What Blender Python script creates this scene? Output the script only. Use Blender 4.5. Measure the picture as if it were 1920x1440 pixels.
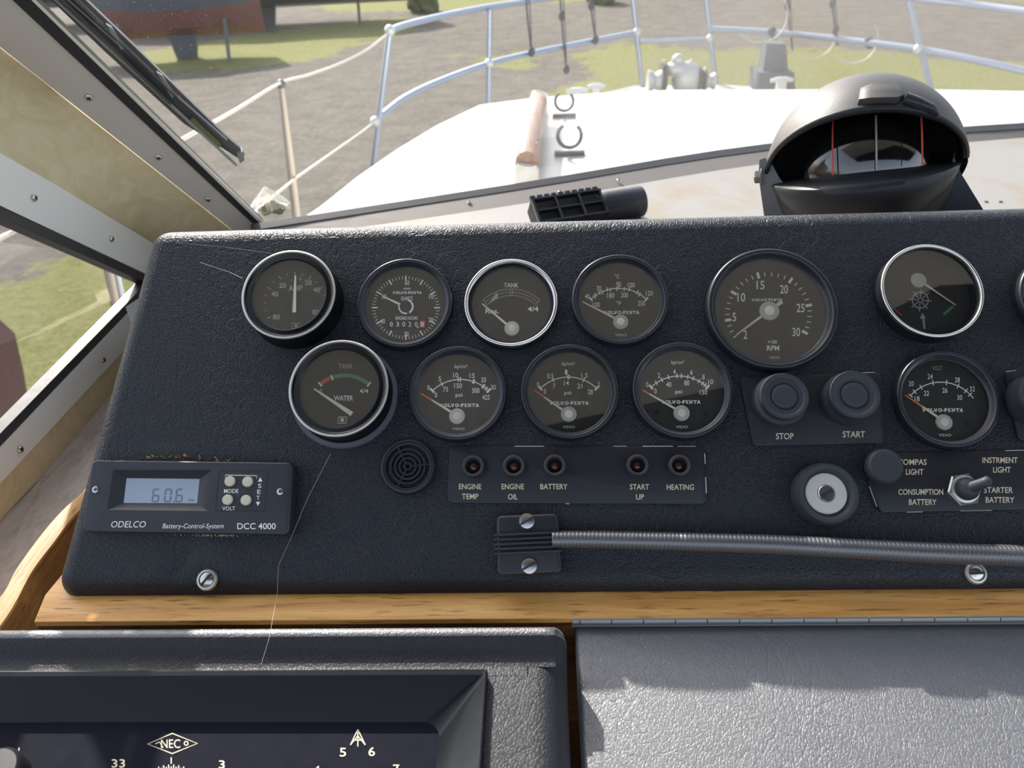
import bpy, bmesh, math, random
from mathutils import Vector as V, Matrix
random.seed(7)
sc = bpy.context.scene
COL = sc.collection
for o in list(bpy.data.objects): bpy.data.objects.remove(o)
R = math.radians

# ------------------------------------------------------------------ camera
F = 1440.0
CAM = V((0, 0, 3.5))
_p, _y, _r = R(32.5), R(2.8), R(2.6)
FW = V((-math.sin(_y)*math.cos(_p), math.cos(_y)*math.cos(_p), -math.sin(_p)))
_rt = V((math.cos(_y), math.sin(_y), 0)); _up = _rt.cross(FW)
RT = _rt*math.cos(_r) - _up*math.sin(_r)
UP = _up*math.cos(_r) + _rt*math.sin(_r)
cd = bpy.data.cameras.new('camera'); cam = bpy.data.objects.new('camera', cd); COL.objects.link(cam)
m = Matrix((RT, UP, -FW)).transposed().to_4x4(); m.translation = CAM
cam.matrix_world = m
cd.sensor_width = 36; cd.lens = 36*F/1920; cd.clip_start = .01; cd.clip_end = 500
cd.dof.use_dof = True; cd.dof.focus_distance = .47; cd.dof.aperture_fstop = 14
sc.camera = cam
# ------------------------------------------------------------------ light
SUN_E, SUN_A = 34.6, 28.0      # elevation, degrees to the left of the bow
w = bpy.data.worlds.new('world'); sc.world = w; w.use_nodes = True
nt = w.node_tree; nt.nodes.clear()
sky = nt.nodes.new('ShaderNodeTexSky'); sky.sky_type = 'NISHITA'; sky.sun_disc = False
sky.sun_elevation = R(SUN_E); sky.sun_rotation = R(-SUN_A)
sky.air_density = 1.0; sky.dust_density = 2.5; sky.ozone_density = 1.0
bgn = nt.nodes.new('ShaderNodeBackground'); bgn.inputs[1].default_value = .36
out = nt.nodes.new('ShaderNodeOutputWorld')
hs = nt.nodes.new('ShaderNodeHueSaturation'); hs.inputs['Saturation'].default_value = .55      # hazy, pale sky
nt.links.new(sky.outputs[0], hs.inputs['Color']); nt.links.new(hs.outputs[0], bgn.inputs[0]); nt.links.new(bgn.outputs[0], out.inputs[0])
sl = bpy.data.lights.new('sun', 'SUN'); sl.energy = 7.6; sl.angle = R(.6); sl.color = (1, .95, .87)
so = bpy.data.objects.new('sun', sl); COL.objects.link(so)
SD = V((-math.sin(R(SUN_A))*math.cos(R(SUN_E)), math.cos(R(SUN_A))*math.cos(R(SUN_E)), math.sin(R(SUN_E))))
so.rotation_euler = SD.to_track_quat('Z', 'Y').to_euler()
so.location = SD*30
vs = sc.view_settings
sc.display_settings.display_device = 'sRGB'
vs.view_transform = 'Standard'; vs.look = 'None'; vs.gamma = 1; vs.exposure = .0; vs.use_curve_mapping = False

# ------------------------------------------------------------------ rays
def ray(x, y): return FW + RT*((x-960)/F) - UP*((y-720)/F)
def ax(x, y, k, val):                      # point where the sight line crosses coordinate plane k = val (relative to the eye)
    d = ray(x, y); return CAM + d*(val/d[k])
def hit(x, y, P, n):
    d = ray(x, y); return CAM + d*((P-CAM).dot(n)/d.dot(n))
def proj(P):
    q = P-CAM; z = q.dot(FW); return (960+F*q.dot(RT)/z, 720-F*q.dot(UP)/z)
class Frame:
    def __init__(s, O, X, Y):
        s.O = O; s.X = X.normalized(); s.N = s.X.cross(Y).normalized(); s.Y = s.N.cross(s.X)
        s.u0 = s.v0 = 0.0
    def uv(s, px, py, h=0.0):
        P = hit(px, py, s.O + s.N*h, s.N) - s.O
        return V((P.dot(s.X)-s.u0, P.dot(s.Y)-s.v0))
    def at(s, u0, v0):
        f = Frame(s.O, s.X, s.Y); f.u0 = u0; f.v0 = v0; return f
    def mat(s):
        m = Matrix((s.X, s.Y, s.N)).transposed().to_4x4(); m.translation = s.O + s.X*s.u0 + s.Y*s.v0; return m
    def sub(s, px, py, h=0.0):
        q = s.uv(px, py, h); return s.at(s.u0+q.x, s.v0+q.y)
    def W(s, u, v, h=0.0): return s.O + s.X*(u+s.u0) + s.Y*(v+s.v0) + s.N*h

# ------------------------------------------------------------------ materials
class NT:
    def __init__(s, name):
        s.m = bpy.data.materials.new(name); s.m.use_nodes = True; s.t = s.m.node_tree; s.t.nodes.clear()
        s.out = s.n('ShaderNodeOutputMaterial')
    def n(s, typ, **kw):
        nd = s.t.nodes.new(typ)
        for k, v in kw.items():
            if k.startswith('i_'): nd.inputs[k[2:].replace('_', ' ')].default_value = v
            else: setattr(nd, k, v)
        return nd
    def l(s, a, b): s.t.links.new(a, b)
    def co(s, scale=(1, 1, 1), rot=(0, 0, 0)):
        c = s.n('ShaderNodeTexCoord'); mp = s.n('ShaderNodeMapping')
        mp.inputs['Scale'].default_value = scale; mp.inputs['Rotation'].default_value = rot
        s.l(c.outputs['Object'], mp.inputs[0]); return mp.outputs[0]
    def noise(s, vec, scale, detail=3, rough=.5, dist=0):
        n = s.n('ShaderNodeTexNoise'); n.inputs['Scale'].default_value = scale; n.inputs['Detail'].default_value = detail
        n.inputs['Roughness'].default_value = rough; n.inputs['Distortion'].default_value = dist
        s.l(vec, n.inputs['Vector']); return n.outputs['Fac']
    def ramp(s, fac, stops):
        r = s.n('ShaderNodeValToRGB'); e = r.color_ramp.elements
        while len(e) < len(stops): e.new(.5)
        for k, (p, c) in enumerate(stops):
            e[k].position = p; e[k].color = c if len(c) == 4 else (*c, 1)
        s.l(fac, r.inputs[0]); return r.outputs[0]
    def math(s, op, a, b=None, clamp=False):
        n = s.n('ShaderNodeMath', operation=op); n.use_clamp = clamp
        for i, x in enumerate((a, b)):
            if x is None: continue
            if isinstance(x, (int, float)): n.inputs[i].default_value = x
            else: s.l(x, n.inputs[i])
        return n.outputs[0]
    def warp(s, vec, scale, amt):
        nn = s.n('ShaderNodeTexNoise'); nn.inputs['Scale'].default_value = scale; nn.inputs['Detail'].default_value = 2
        s.l(vec, nn.inputs['Vector'])
        sub = s.n('ShaderNodeVectorMath', operation='SUBTRACT'); s.l(nn.outputs['Color'], sub.inputs[0]); sub.inputs[1].default_value = (.5, .5, .5)
        sc_ = s.n('ShaderNodeVectorMath', operation='SCALE'); s.l(sub.outputs[0], sc_.inputs[0]); sc_.inputs['Scale'].default_value = amt
        ad = s.n('ShaderNodeVectorMath', operation='ADD'); s.l(vec, ad.inputs[0]); s.l(sc_.outputs[0], ad.inputs[1])
        return ad.outputs[0]
    def edge(s, vec, scale):
        v = s.n('ShaderNodeTexVoronoi', feature='DISTANCE_TO_EDGE'); v.inputs['Scale'].default_value = scale
        s.l(vec, v.inputs['Vector']); return v.outputs['Distance']
    def bsdf(s, col=(.5, .5, .5), rough=.5, metal=0, spec=.5, bump=None, bs=.5, bd=.001, coat=0, **kw):
        b = s.n('ShaderNodeBsdfPrincipled')
        if isinstance(col, tuple): b.inputs['Base Color'].default_value = (*col[:3], 1)
        else: s.l(col, b.inputs['Base Color'])
        if isinstance(rough, (int, float)): b.inputs['Roughness'].default_value = rough
        else: s.l(rough, b.inputs['Roughness'])
        b.inputs['Metallic'].default_value = metal; b.inputs['Specular IOR Level'].default_value = spec
        b.inputs['Coat Weight'].default_value = coat; b.inputs['Coat Roughness'].default_value = .05
        if bump is not None:
            bn = s.n('ShaderNodeBump'); bn.inputs['Strength'].default_value = bs; bn.inputs['Distance'].default_value = bd
            s.l(bump, bn.inputs['Height']); s.l(bn.outputs[0], b.inputs['Normal'])
        s.l(b.outputs[0], s.out.inputs[0]); s.b = b
        return s.m
def plain(name, col, rough=.5, metal=0, spec=.5, coat=0, grain=None, even=False):
    t = NT(name); c = t.co()
    if even: return t.bsdf(col, rough, metal, spec, coat=coat)
    if grain:
        return t.bsdf(col, rough, metal, spec, t.noise(c, grain[0], 3), grain[1], grain[2], coat)
    nz = t.noise(c, 90, 3)
    return t.bsdf(col, t.math('ADD', t.math('MULTIPLY', nz, .16), max(.02, rough-.08)), metal, spec, coat=coat)

def vinyl(name, col, cell, depth, rough, stretch=(1, 1, 1), crease=.5, dents=(), spec=.5, rot=0, sheen=.03, coat=0):
    t = NT(name); c = t.co(stretch, (0, 0, rot)); wv = t.warp(c, 220, .0022)
    e1 = t.math('SMOOTH_MIN', t.math('MULTIPLY', t.edge(wv, 1/cell), 6.0), 1.0)
    e2 = t.math('MULTIPLY', t.edge(t.warp(c, 32, .03), .20/cell), 14, True)
    fine = t.noise(c, 1600, 2)
    big = t.noise(c, 14, 3, .5, .6)
    msk = t.math('MULTIPLY', t.math('SUBTRACT', t.noise(c, 11, 2), .42, True), 6, True)
    h = t.math('ADD', t.math('MULTIPLY', e1, .8), t.math('MULTIPLY', t.math('MULTIPLY', e2, msk), crease))
    h = t.math('ADD', h, t.math('MULTIPLY', fine, .22))
    h = t.math('ADD', h, t.math('MULTIPLY', big, .9))
    raw = t.co()
    for (x, y, rx, ry, a, amp) in dents:
        mp = t.n('ShaderNodeMapping', vector_type='TEXTURE'); t.l(raw, mp.inputs[0])
        mp.inputs['Location'].default_value = (x, y, 0); mp.inputs['Rotation'].default_value = (0, 0, a); mp.inputs['Scale'].default_value = (rx, ry, 100)
        ln = t.n('ShaderNodeVectorMath', operation='LENGTH'); t.l(mp.outputs[0], ln.inputs[0])
        g = t.math('POWER', 2.718, t.math('MULTIPLY', t.math('MULTIPLY', ln.outputs['Value'], ln.outputs['Value']), -1))
        h = t.math('ADD', h, t.math('MULTIPLY', g, amp))
    rr = t.math('ADD', t.math('MULTIPLY', t.noise(c, 35, 3), .2), rough-.1)
    m_ = t.bsdf(col, rr, 0, spec, h, 1.0, depth, coat); t.b.inputs['Coat Roughness'].default_value = .5
    t.b.inputs['Sheen Weight'].default_value = sheen; t.b.inputs['Sheen Roughness'].default_value = .45; t.b.inputs['Sheen Tint'].default_value = (.9, .92, 1, 1)
    return m_

def wood(name, c1, c2, c3, axis=0, rough=.42, sc_=1):
    t = NT(name)
    s_ = [1.0, 1.0, 1.0]; s_ = [14, 14, 14]; s_[axis] = 1.1
    c = t.co(tuple(k*sc_ for k in s_)); n1 = t.noise(t.warp(c, 3, .25), 9, 5, .6, .4)
    s2 = [260, 260, 260]; s2[axis] = 22
    c2_ = t.co(tuple(k*sc_ for k in s2)); n2 = t.noise(c2_, 2.2, 3)
    colr = t.ramp(n1, [(.3, c1), (.52, c2), (.72, c3)])
    pores = t.ramp(n2, [(.30, (.25, .2, .16)), (.42, (1, 1, 1))])
    mx = t.n('ShaderNodeMixRGB', blend_type='MULTIPLY'); mx.inputs[0].default_value = .75
    t.l(colr, mx.inputs[1]); t.l(pores, mx.inputs[2])
    return t.bsdf(mx.outputs[0], rough, 0, .3, n2, .4, .0003)

def glass(name, refl=.08, dust=0.0, dscale=900, tint=(1, 1, 1), haze=0.0, dcol=(.8, .8, .78), fs=.6):
    t = NT(name); c = t.co()
    tr = t.n('ShaderNodeBsdfTransparent'); tr.inputs[0].default_value = (*tint, 1)
    gl = t.n('ShaderNodeBsdfGlossy'); gl.inputs['Roughness'].default_value = .02
    lw = t.n('ShaderNodeLayerWeight'); lw.inputs[0].default_value = .25
    f = t.math('ADD', t.math('MULTIPLY', lw.outputs['Fresnel'], fs), refl*.6, True)
    mx = t.n('ShaderNodeMixShader'); t.l(f, mx.inputs[0]); t.l(tr.outputs[0], mx.inputs[1]); t.l(gl.outputs[0], mx.inputs[2])
    last = mx.outputs[0]
    if dust or haze:
        df = t.n('ShaderNodeBsdfDiffuse'); df.inputs[0].default_value = (*dcol, 1)
        tl = t.n('ShaderNodeBsdfTranslucent'); tl.inputs[0].default_value = (*dcol, 1)
        m0 = t.n('ShaderNodeMixShader'); m0.inputs[0].default_value = .6; t.l(df.outputs[0], m0.inputs[1]); t.l(tl.outputs[0], m0.inputs[2])
        sp = t.math('MULTIPLY', t.math('SUBTRACT', t.noise(c, dscale, 2), .68, True), 9*dust, True)
        cl = t.math('MULTIPLY', t.noise(c, 6, 3), haze*2)
        fac = t.math('ADD', sp, cl, True)
        m2 = t.n('ShaderNodeMixShader'); t.l(fac, m2.inputs[0]); t.l(last, m2.inputs[1]); t.l(m0.outputs[0], m2.inputs[2])
        last = m2.outputs[0]
    t.l(last, t.out.inputs[0]); return t.m

M = {}
M['plastic'] = plain('black_plastic', (.017, .019, .024), .38)
M['plastic_dark'] = plain('dark_plastic', (.008, .009, .012), .45)
M['headliner'] = plain('pale_headliner', (.66, .63, .57), .8)
M['hinge_metal'] = plain('hinge_metal', (.30, .30, .29), .4, .5)
M['bezel'] = plain('bezel_black', (.012, .014, .019), .34, spec=.6)
M['gloss_black'] = plain('gloss_black', (.006, .007, .008), .2, spec=.3)
M['rubber'] = plain('rubber', (.030, .034, .042), .55, grain=(500, .3, .0003))
M['plate'] = plain('engraved_plate', (.012, .013, .017), .42)
M['chrome'] = plain('chrome', (.82, .80, .76), .16, 1)
M['satin'] = plain('satin_silver', (.62, .60, .54), .38, .85)
M['steel'] = plain('steel_screw', (.62, .60, .56), .25, 1)
M['slot'] = plain('slot_dark', (.02, .02, .02), .7)
M['brushed'] = plain('hub_silver', (.62, .60, .53), .42, .55)
M['dial'] = plain('dial_face', (.020, .019, .017), .55)
M['white'] = plain('print_white', (.85, .85, .78), .6)
M['grey'] = plain('print_grey', (.34, .33, .30), .6)
M['cream'] = plain('print_cream', (.66, .57, .41), .6)
M['red'] = plain('print_red', (.55, .07, .05), .6)
M['green'] = plain('print_green', (.06, .25, .10), .6)
M['needle'] = plain('needle_cream', (.74, .68, .50), .5)
M['needle_w'] = plain('needle_white', (.75, .74, .62), .5)
M['orange'] = plain('needle_orange', (.75, .16, .04), .5)
M['edge_white'] = plain('worn_plate_edge', (.55, .53, .46), .6)
M['dglass'] = glass('dial_glass', .34, .02, 1500, haze=.004)
M['lcd'] = plain('lcd_panel', (.36, .42, .50), .25)
M['lcd_digit'] = plain('lcd_digit', (.16, .19, .24), .4)
M['button'] = plain('button_cream', (.62, .57, .43), .5)
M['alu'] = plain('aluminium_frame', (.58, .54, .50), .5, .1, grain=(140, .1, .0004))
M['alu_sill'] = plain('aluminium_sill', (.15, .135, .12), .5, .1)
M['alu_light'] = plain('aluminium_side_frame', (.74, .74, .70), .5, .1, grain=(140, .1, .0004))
M['gasket'] = plain('black_gasket', (.022, .023, .026), .5)
M['stainless'] = plain('stainless_tube', (.40, .45, .54), .35, .7, even=True)
M['stanchion'] = plain('weathered_stanchion', (.42, .36, .30), .45, .5, even=True)
M['galv'] = plain('galvanised_fitting', (.62, .62, .58), .45, .4)
M['wire'] = plain('life_line', (.62, .57, .50), .5)
M['rope'] = plain('dark_cord', (.09, .09, .10), .8)  # also on the strands that stand in for windscreen reflections
M['clearcord'] = plain('pale_cord', (.62, .60, .52), .35)  # for the loops that stand in for pale glass reflections
M['gel'] = plain('white_gelcoat', (.80, .79, .74), .35, grain=(25, .15, .002))
M['gel_grey'] = plain('grey_deck_paint', (.36, .37, .36), .6)
M['teakrail'] = wood('weathered_rail', (.22, .12, .08), (.32, .19, .13), (.42, .28, .20), 1)
M['paint_white'] = plain('white_painted_end', (.75, .72, .64), .5)
M['clip'] = plain('grey_clip', (.10, .10, .10), .5)
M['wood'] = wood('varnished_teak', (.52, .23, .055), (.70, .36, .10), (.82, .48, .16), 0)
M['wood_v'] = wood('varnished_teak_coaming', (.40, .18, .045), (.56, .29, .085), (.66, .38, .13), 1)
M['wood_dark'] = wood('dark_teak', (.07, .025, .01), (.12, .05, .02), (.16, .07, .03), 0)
M['wiper'] = plain('wiper_black', (.03, .034, .04), .35)
M['wiper_edge'] = plain('wiper_metal', (.25, .27, .30), .3, .6)
M['hood'] = plain('compass_hood', (.062, .057, .053), .5, grain=(1400, .5, .0003))
M['bracket'] = plain('bracket_grey', (.16, .155, .145), .42, .3, grain=(900, .3, .0003))  # sunlit copy of the bracket metal, light put into the colour
M['bracket_dark'] = plain('bracket_dark', (.022, .026, .038), .45)  # shaded copy of the same metal, shade put into the colour
M['hull_red'] = plain('antifouling_red', (.16, .055, .05), .6)
M['hull_blue'] = plain('hull_dark', (.07, .085, .11), .4)
M['hull_white'] = plain('hull_white', (.68, .68, .66), .3)
M['concrete'] = plain('grey_block', (.12, .14, .15), .7)
M['redpost'] = plain('rust_red_paint', (.20, .085, .07), .6)
M['thread'] = plain('cobweb_thread', (.75, .75, .7), .4)
M['foam'] = plain('torn_foam', (.20, .075, .035), .9, grain=(500, .8, .001))
M['foam_light'] = plain('torn_fibres', (.65, .55, .38), .9)
M['gooseneck'] = plain('gooseneck_metal', (.17, .17, .175), .38, .75)
M['lilac'] = plain('worn_washer', (.11, .105, .135), .45)
M['moss'] = plain('moss', (.13, .14, .06), .9)
M['bag'] = glass('plastic_film', .2, .3, 300, haze=.15)

t = NT('cream_marbled_vinyl'); c = t.co()
n1 = t.noise(t.warp(c, 9, .12), 40, 6, .65, 1.0)
M['creamv'] = t.bsdf(t.ramp(n1, [(.3, (.55, .455, .26)), (.5, (.61, .515, .315)), (.68, (.67, .58, .38))]), .42, 0, .4, n1, .05, .0003)
t = NT('shelf_vinyl'); c = t.co()
n1 = t.noise(t.warp(c, 6, .05), 9, 5, .6, .8); n2 = t.noise(c, 260, 3)
M['shelf'] = t.bsdf(t.ramp(n1, [(.30, (.24, .20, .15)), (.5, (.25, .24, .225))]), .6, 0, .3, n2, .2, .0005)
t = NT('grey_ledge_vinyl'); c = t.co((1, .35, 1), (0, 0, R(-35)))
n1 = t.noise(t.warp(c, 40, .03), 150, 4, .6); n2 = t.noise(c, 20, 3)
M['ledge'] = t.bsdf(t.ramp(n1, [(.3, (.38, .33, .28)), (.6, (.52, .46, .40))]), .6, 0, .4, n1, .4, .0008)
M['glass'] = glass('window_glass', .02, .22, 900, haze=.014, fs=.3, dcol=(.9, .88, .80))

# ------------------------------------------------------------------ mesh helpers
def mesh_obj(name, bm, mats, parent=None, mat=None, smooth=False, **props):
    me = bpy.data.meshes.new(name)
    bmesh.ops.recalc_face_normals(bm, faces=bm.faces[:]) if props.pop('recalc', True) else None
    bm.to_mesh(me); bm.free()
    if not isinstance(mats, (list, tuple)): mats = [mats]
    for mm in mats: me.materials.append(M[mm] if isinstance(mm, str) else mm)
    if smooth:
        for p in me.polygons: p.use_smooth = True
        try: me.set_sharp_from_angle(angle=R(smooth if smooth is not True else 40))
        except Exception: pass
    o = bpy.data.objects.new(name, me); COL.objects.link(o)
    if parent is not None: o.parent = parent
    if mat is not None: o.matrix_world = mat
    for k, v in props.items(): o[k] = v
    return o
def thing(name, label, cat, mat=None, group=None, kind=None):
    o = bpy.data.objects.new(name, None); COL.objects.link(o); o.empty_display_size = .02
    if mat is not None: o.matrix_world = mat
    if label: o['label'] = label
    if cat: o['category'] = cat
    if group: o['group'] = group
    if kind: o['kind'] = kind
    return o
def tag(o, label, cat, group=None):
    o['label'] = label; o['category'] = cat
    if group: o['group'] = group
    return o
def T(x, y, z): return Matrix.Translation((x, y, z))

def lathe(bm, prof, n=56, o=(0, 0, 0), mi=0, cap0=False, cap1=False, mat=None):
    rings = []
    for r, z in prof:
        rr = []
        for k in range(n):
            a = 2*math.pi*k/n; p = V((r*math.cos(a)+o[0], r*math.sin(a)+o[1], z+o[2]))
            rr.append(bm.verts.new(mat @ p if mat else p))
        rings.append(rr)
    for i in range(len(rings)-1):
        for k in range(n):
            f = bm.faces.new((rings[i][k], rings[i][(k+1) % n], rings[i+1][(k+1) % n], rings[i+1][k])); f.material_index = mi
    if cap0: bm.faces.new(rings[0]).material_index = mi
    if cap1: bm.faces.new(rings[-1]).material_index = mi
def roundpoly(pts, rad, seg=6):
    """CCW outline with rounded corners -> [(p, outward normal)]"""
    n = len(pts); out = []
    if isinstance(rad, (int, float)): rad = [rad]*n
    for i in range(n):
        p = V(pts[i][:2]); a = V(pts[i-1][:2]); b = V(pts[(i+1) % n][:2])
        d1 = (p-a).normalized(); d2 = (b-p).normalized()
        n1 = V((d1.y, -d1.x)); n2 = V((d2.y, -d2.x))
        cr = d1.x*d2.y-d1.y*d2.x; ang = math.atan2(cr, d1.dot(d2))
        if abs(ang) < 1e-3: out.append((p, n1)); continue
        r = rad[i]; tl = r*math.tan(abs(ang)/2)
        s = 1 if ang > 0 else -1
        cen = p - d1*tl - n1*r*s
        for k in range(seg+1):
            t_ = k/seg; ca = ang*t_
            nn = V((n1.x*math.cos(ca)-n1.y*math.sin(ca), n1.x*math.sin(ca)+n1.y*math.cos(ca)))
            out.append((cen+nn*r*s, nn))
    return out
def ccw(pts):
    a = sum(pts[i-1][0]*pts[i][1]-pts[i][0]*pts[i-1][1] for i in range(len(pts)))
    return list(pts) if a > 0 else list(pts)[::-1]
def rslab(bm, pts, rc, re, z0, z1, ne=4, mi=0, seg=6, bottom=True):
    """slab between z0 and z1 (top), rounded plan corners rc, rounded top edge re"""
    ol = roundpoly(ccw(pts), max(rc, re*1.02) if isinstance(rc, (int, float)) else rc, seg)
    loops = [[bm.verts.new((p.x, p.y, z0)) for p, n in ol]]
    for k in range(ne+1):
        t_ = math.pi/2*k/ne; d = re*(1-math.cos(t_)); z = z1-re+re*math.sin(t_)
        loops.append([bm.verts.new((p.x-n.x*d, p.y-n.y*d, z)) for p, n in ol])
    N = len(ol)
    for a, b in zip(loops, loops[1:]):
        for k in range(N):
            bm.faces.new((a[k], a[(k+1) % N], b[(k+1) % N], b[k])).material_index = mi
    bm.faces.new(loops[-1]).material_index = mi
    if bottom: bm.faces.new(loops[0][::-1]).material_index = mi
def box(bm, x0, x1, y0, y1, z0, z1, mi=0, mat=None):
    vs_ = [V((x, y, z)) for z in (z0, z1) for x, y in ((x0, y0), (x1, y0), (x1, y1), (x0, y1))]
    vv = [bm.verts.new(mat @ q if mat else q) for q in vs_]
    for f in ((3, 2, 1, 0), (4, 5, 6, 7), (0, 1, 5, 4), (1, 2, 6, 5), (2, 3, 7, 6), (3, 0, 4, 7)):
        bm.faces.new([vv[k] for k in f]).material_index = mi
def prism(bm, pts, vec, mi=0):
    """polygon in 3D extruded by vec"""
    a = [bm.verts.new(p) for p in pts]; b = [bm.verts.new(p+vec) for p in pts]; n = len(a)
    bm.faces.new(a).material_index = mi; bm.faces.new(b[::-1]).material_index = mi
    for k in range(n): bm.faces.new((a[k], a[(k+1) % n], b[(k+1) % n], b[k])).material_index = mi
def tube(bm, pts, r, n=12, mi=0, closed=False, cap=True):
    pts = [V(p) for p in pts]; N = len(pts); rings = []; prev = None
    rr = r if isinstance(r, (list, tuple)) else [r]*N
    for i, p in enumerate(pts):
        if closed: d = (pts[(i+1) % N]-pts[i-1])
        else: d = pts[min(i+1, N-1)]-pts[max(i-1, 0)]
        d.normalize()
        if prev is None:
            a = V((0, 0, 1)) if abs(d.z) < .9 else V((1, 0, 0)); s = d.cross(a).normalized()
        else: s = (prev-d*prev.dot(d)).normalized()
        prev = s; q = d.cross(s)
        rings.append([bm.verts.new(p+(s*math.cos(2*math.pi*k/n)+q*math.sin(2*math.pi*k/n))*rr[i]) for k in range(n)])
    rg = list(zip(rings, rings[1:])) + ([(rings[-1], rings[0])] if closed else [])
    for a, b in rg:
        for k in range(n): bm.faces.new((a[k], a[(k+1) % n], b[(k+1) % n], b[k])).material_index = mi
    if cap and not closed: bm.faces.new(rings[0][::-1]).material_index = mi; bm.faces.new(rings[-1]).material_index = mi
def smoothpath(pts, k=6):
    pts = [V(p) for p in pts]; o = []
    P = [pts[0]*2-pts[1]]+pts+[pts[-1]*2-pts[-2]]
    for i in range(1, len(P)-2):
        for j in range(k):
            t_ = j/k; a, b, c_, d = P[i-1], P[i], P[i+1], P[i+2]
            o.append(.5*((2*b)+(c_-a)*t_+(2*a-5*b+4*c_-d)*t_*t_+(-a+3*b-3*c_+d)*t_**3))
    o.append(pts[-1]); return o

# ------------------------------------------------------------------ printing (flat markings laid on a frame's plane)
_tc = {}
def glyphs(s, bold=0, shear=0):
    key = (s, bold, shear)
    if key in _tc: return _tc[key]
    cu = bpy.data.curves.new('t', 'FONT'); cu.body = s; cu.size = 1; cu.offset = bold; cu.shear = shear; cu.resolution_u = 3
    ob = bpy.data.objects.new('t', cu); COL.objects.link(ob)
    dg = bpy.context.evaluated_depsgraph_get(); me = ob.evaluated_get(dg).to_mesh()
    vs_ = [(v.co.x, v.co.y) for v in me.vertices]; fs = [tuple(p.vertices) for p in me.polygons]
    ob.evaluated_get(dg).to_mesh_clear(); bpy.data.objects.remove(ob); bpy.data.curves.remove(cu)
    xs = [v[0] for v in vs_]; ys = [v[1] for v in vs_]
    cap = .729
    _tc[key] = ([(x-(min(xs)+max(xs))/2, y-cap/2) for x, y in vs_], fs, max(xs)-min(xs), cap)
    return _tc[key]
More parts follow.
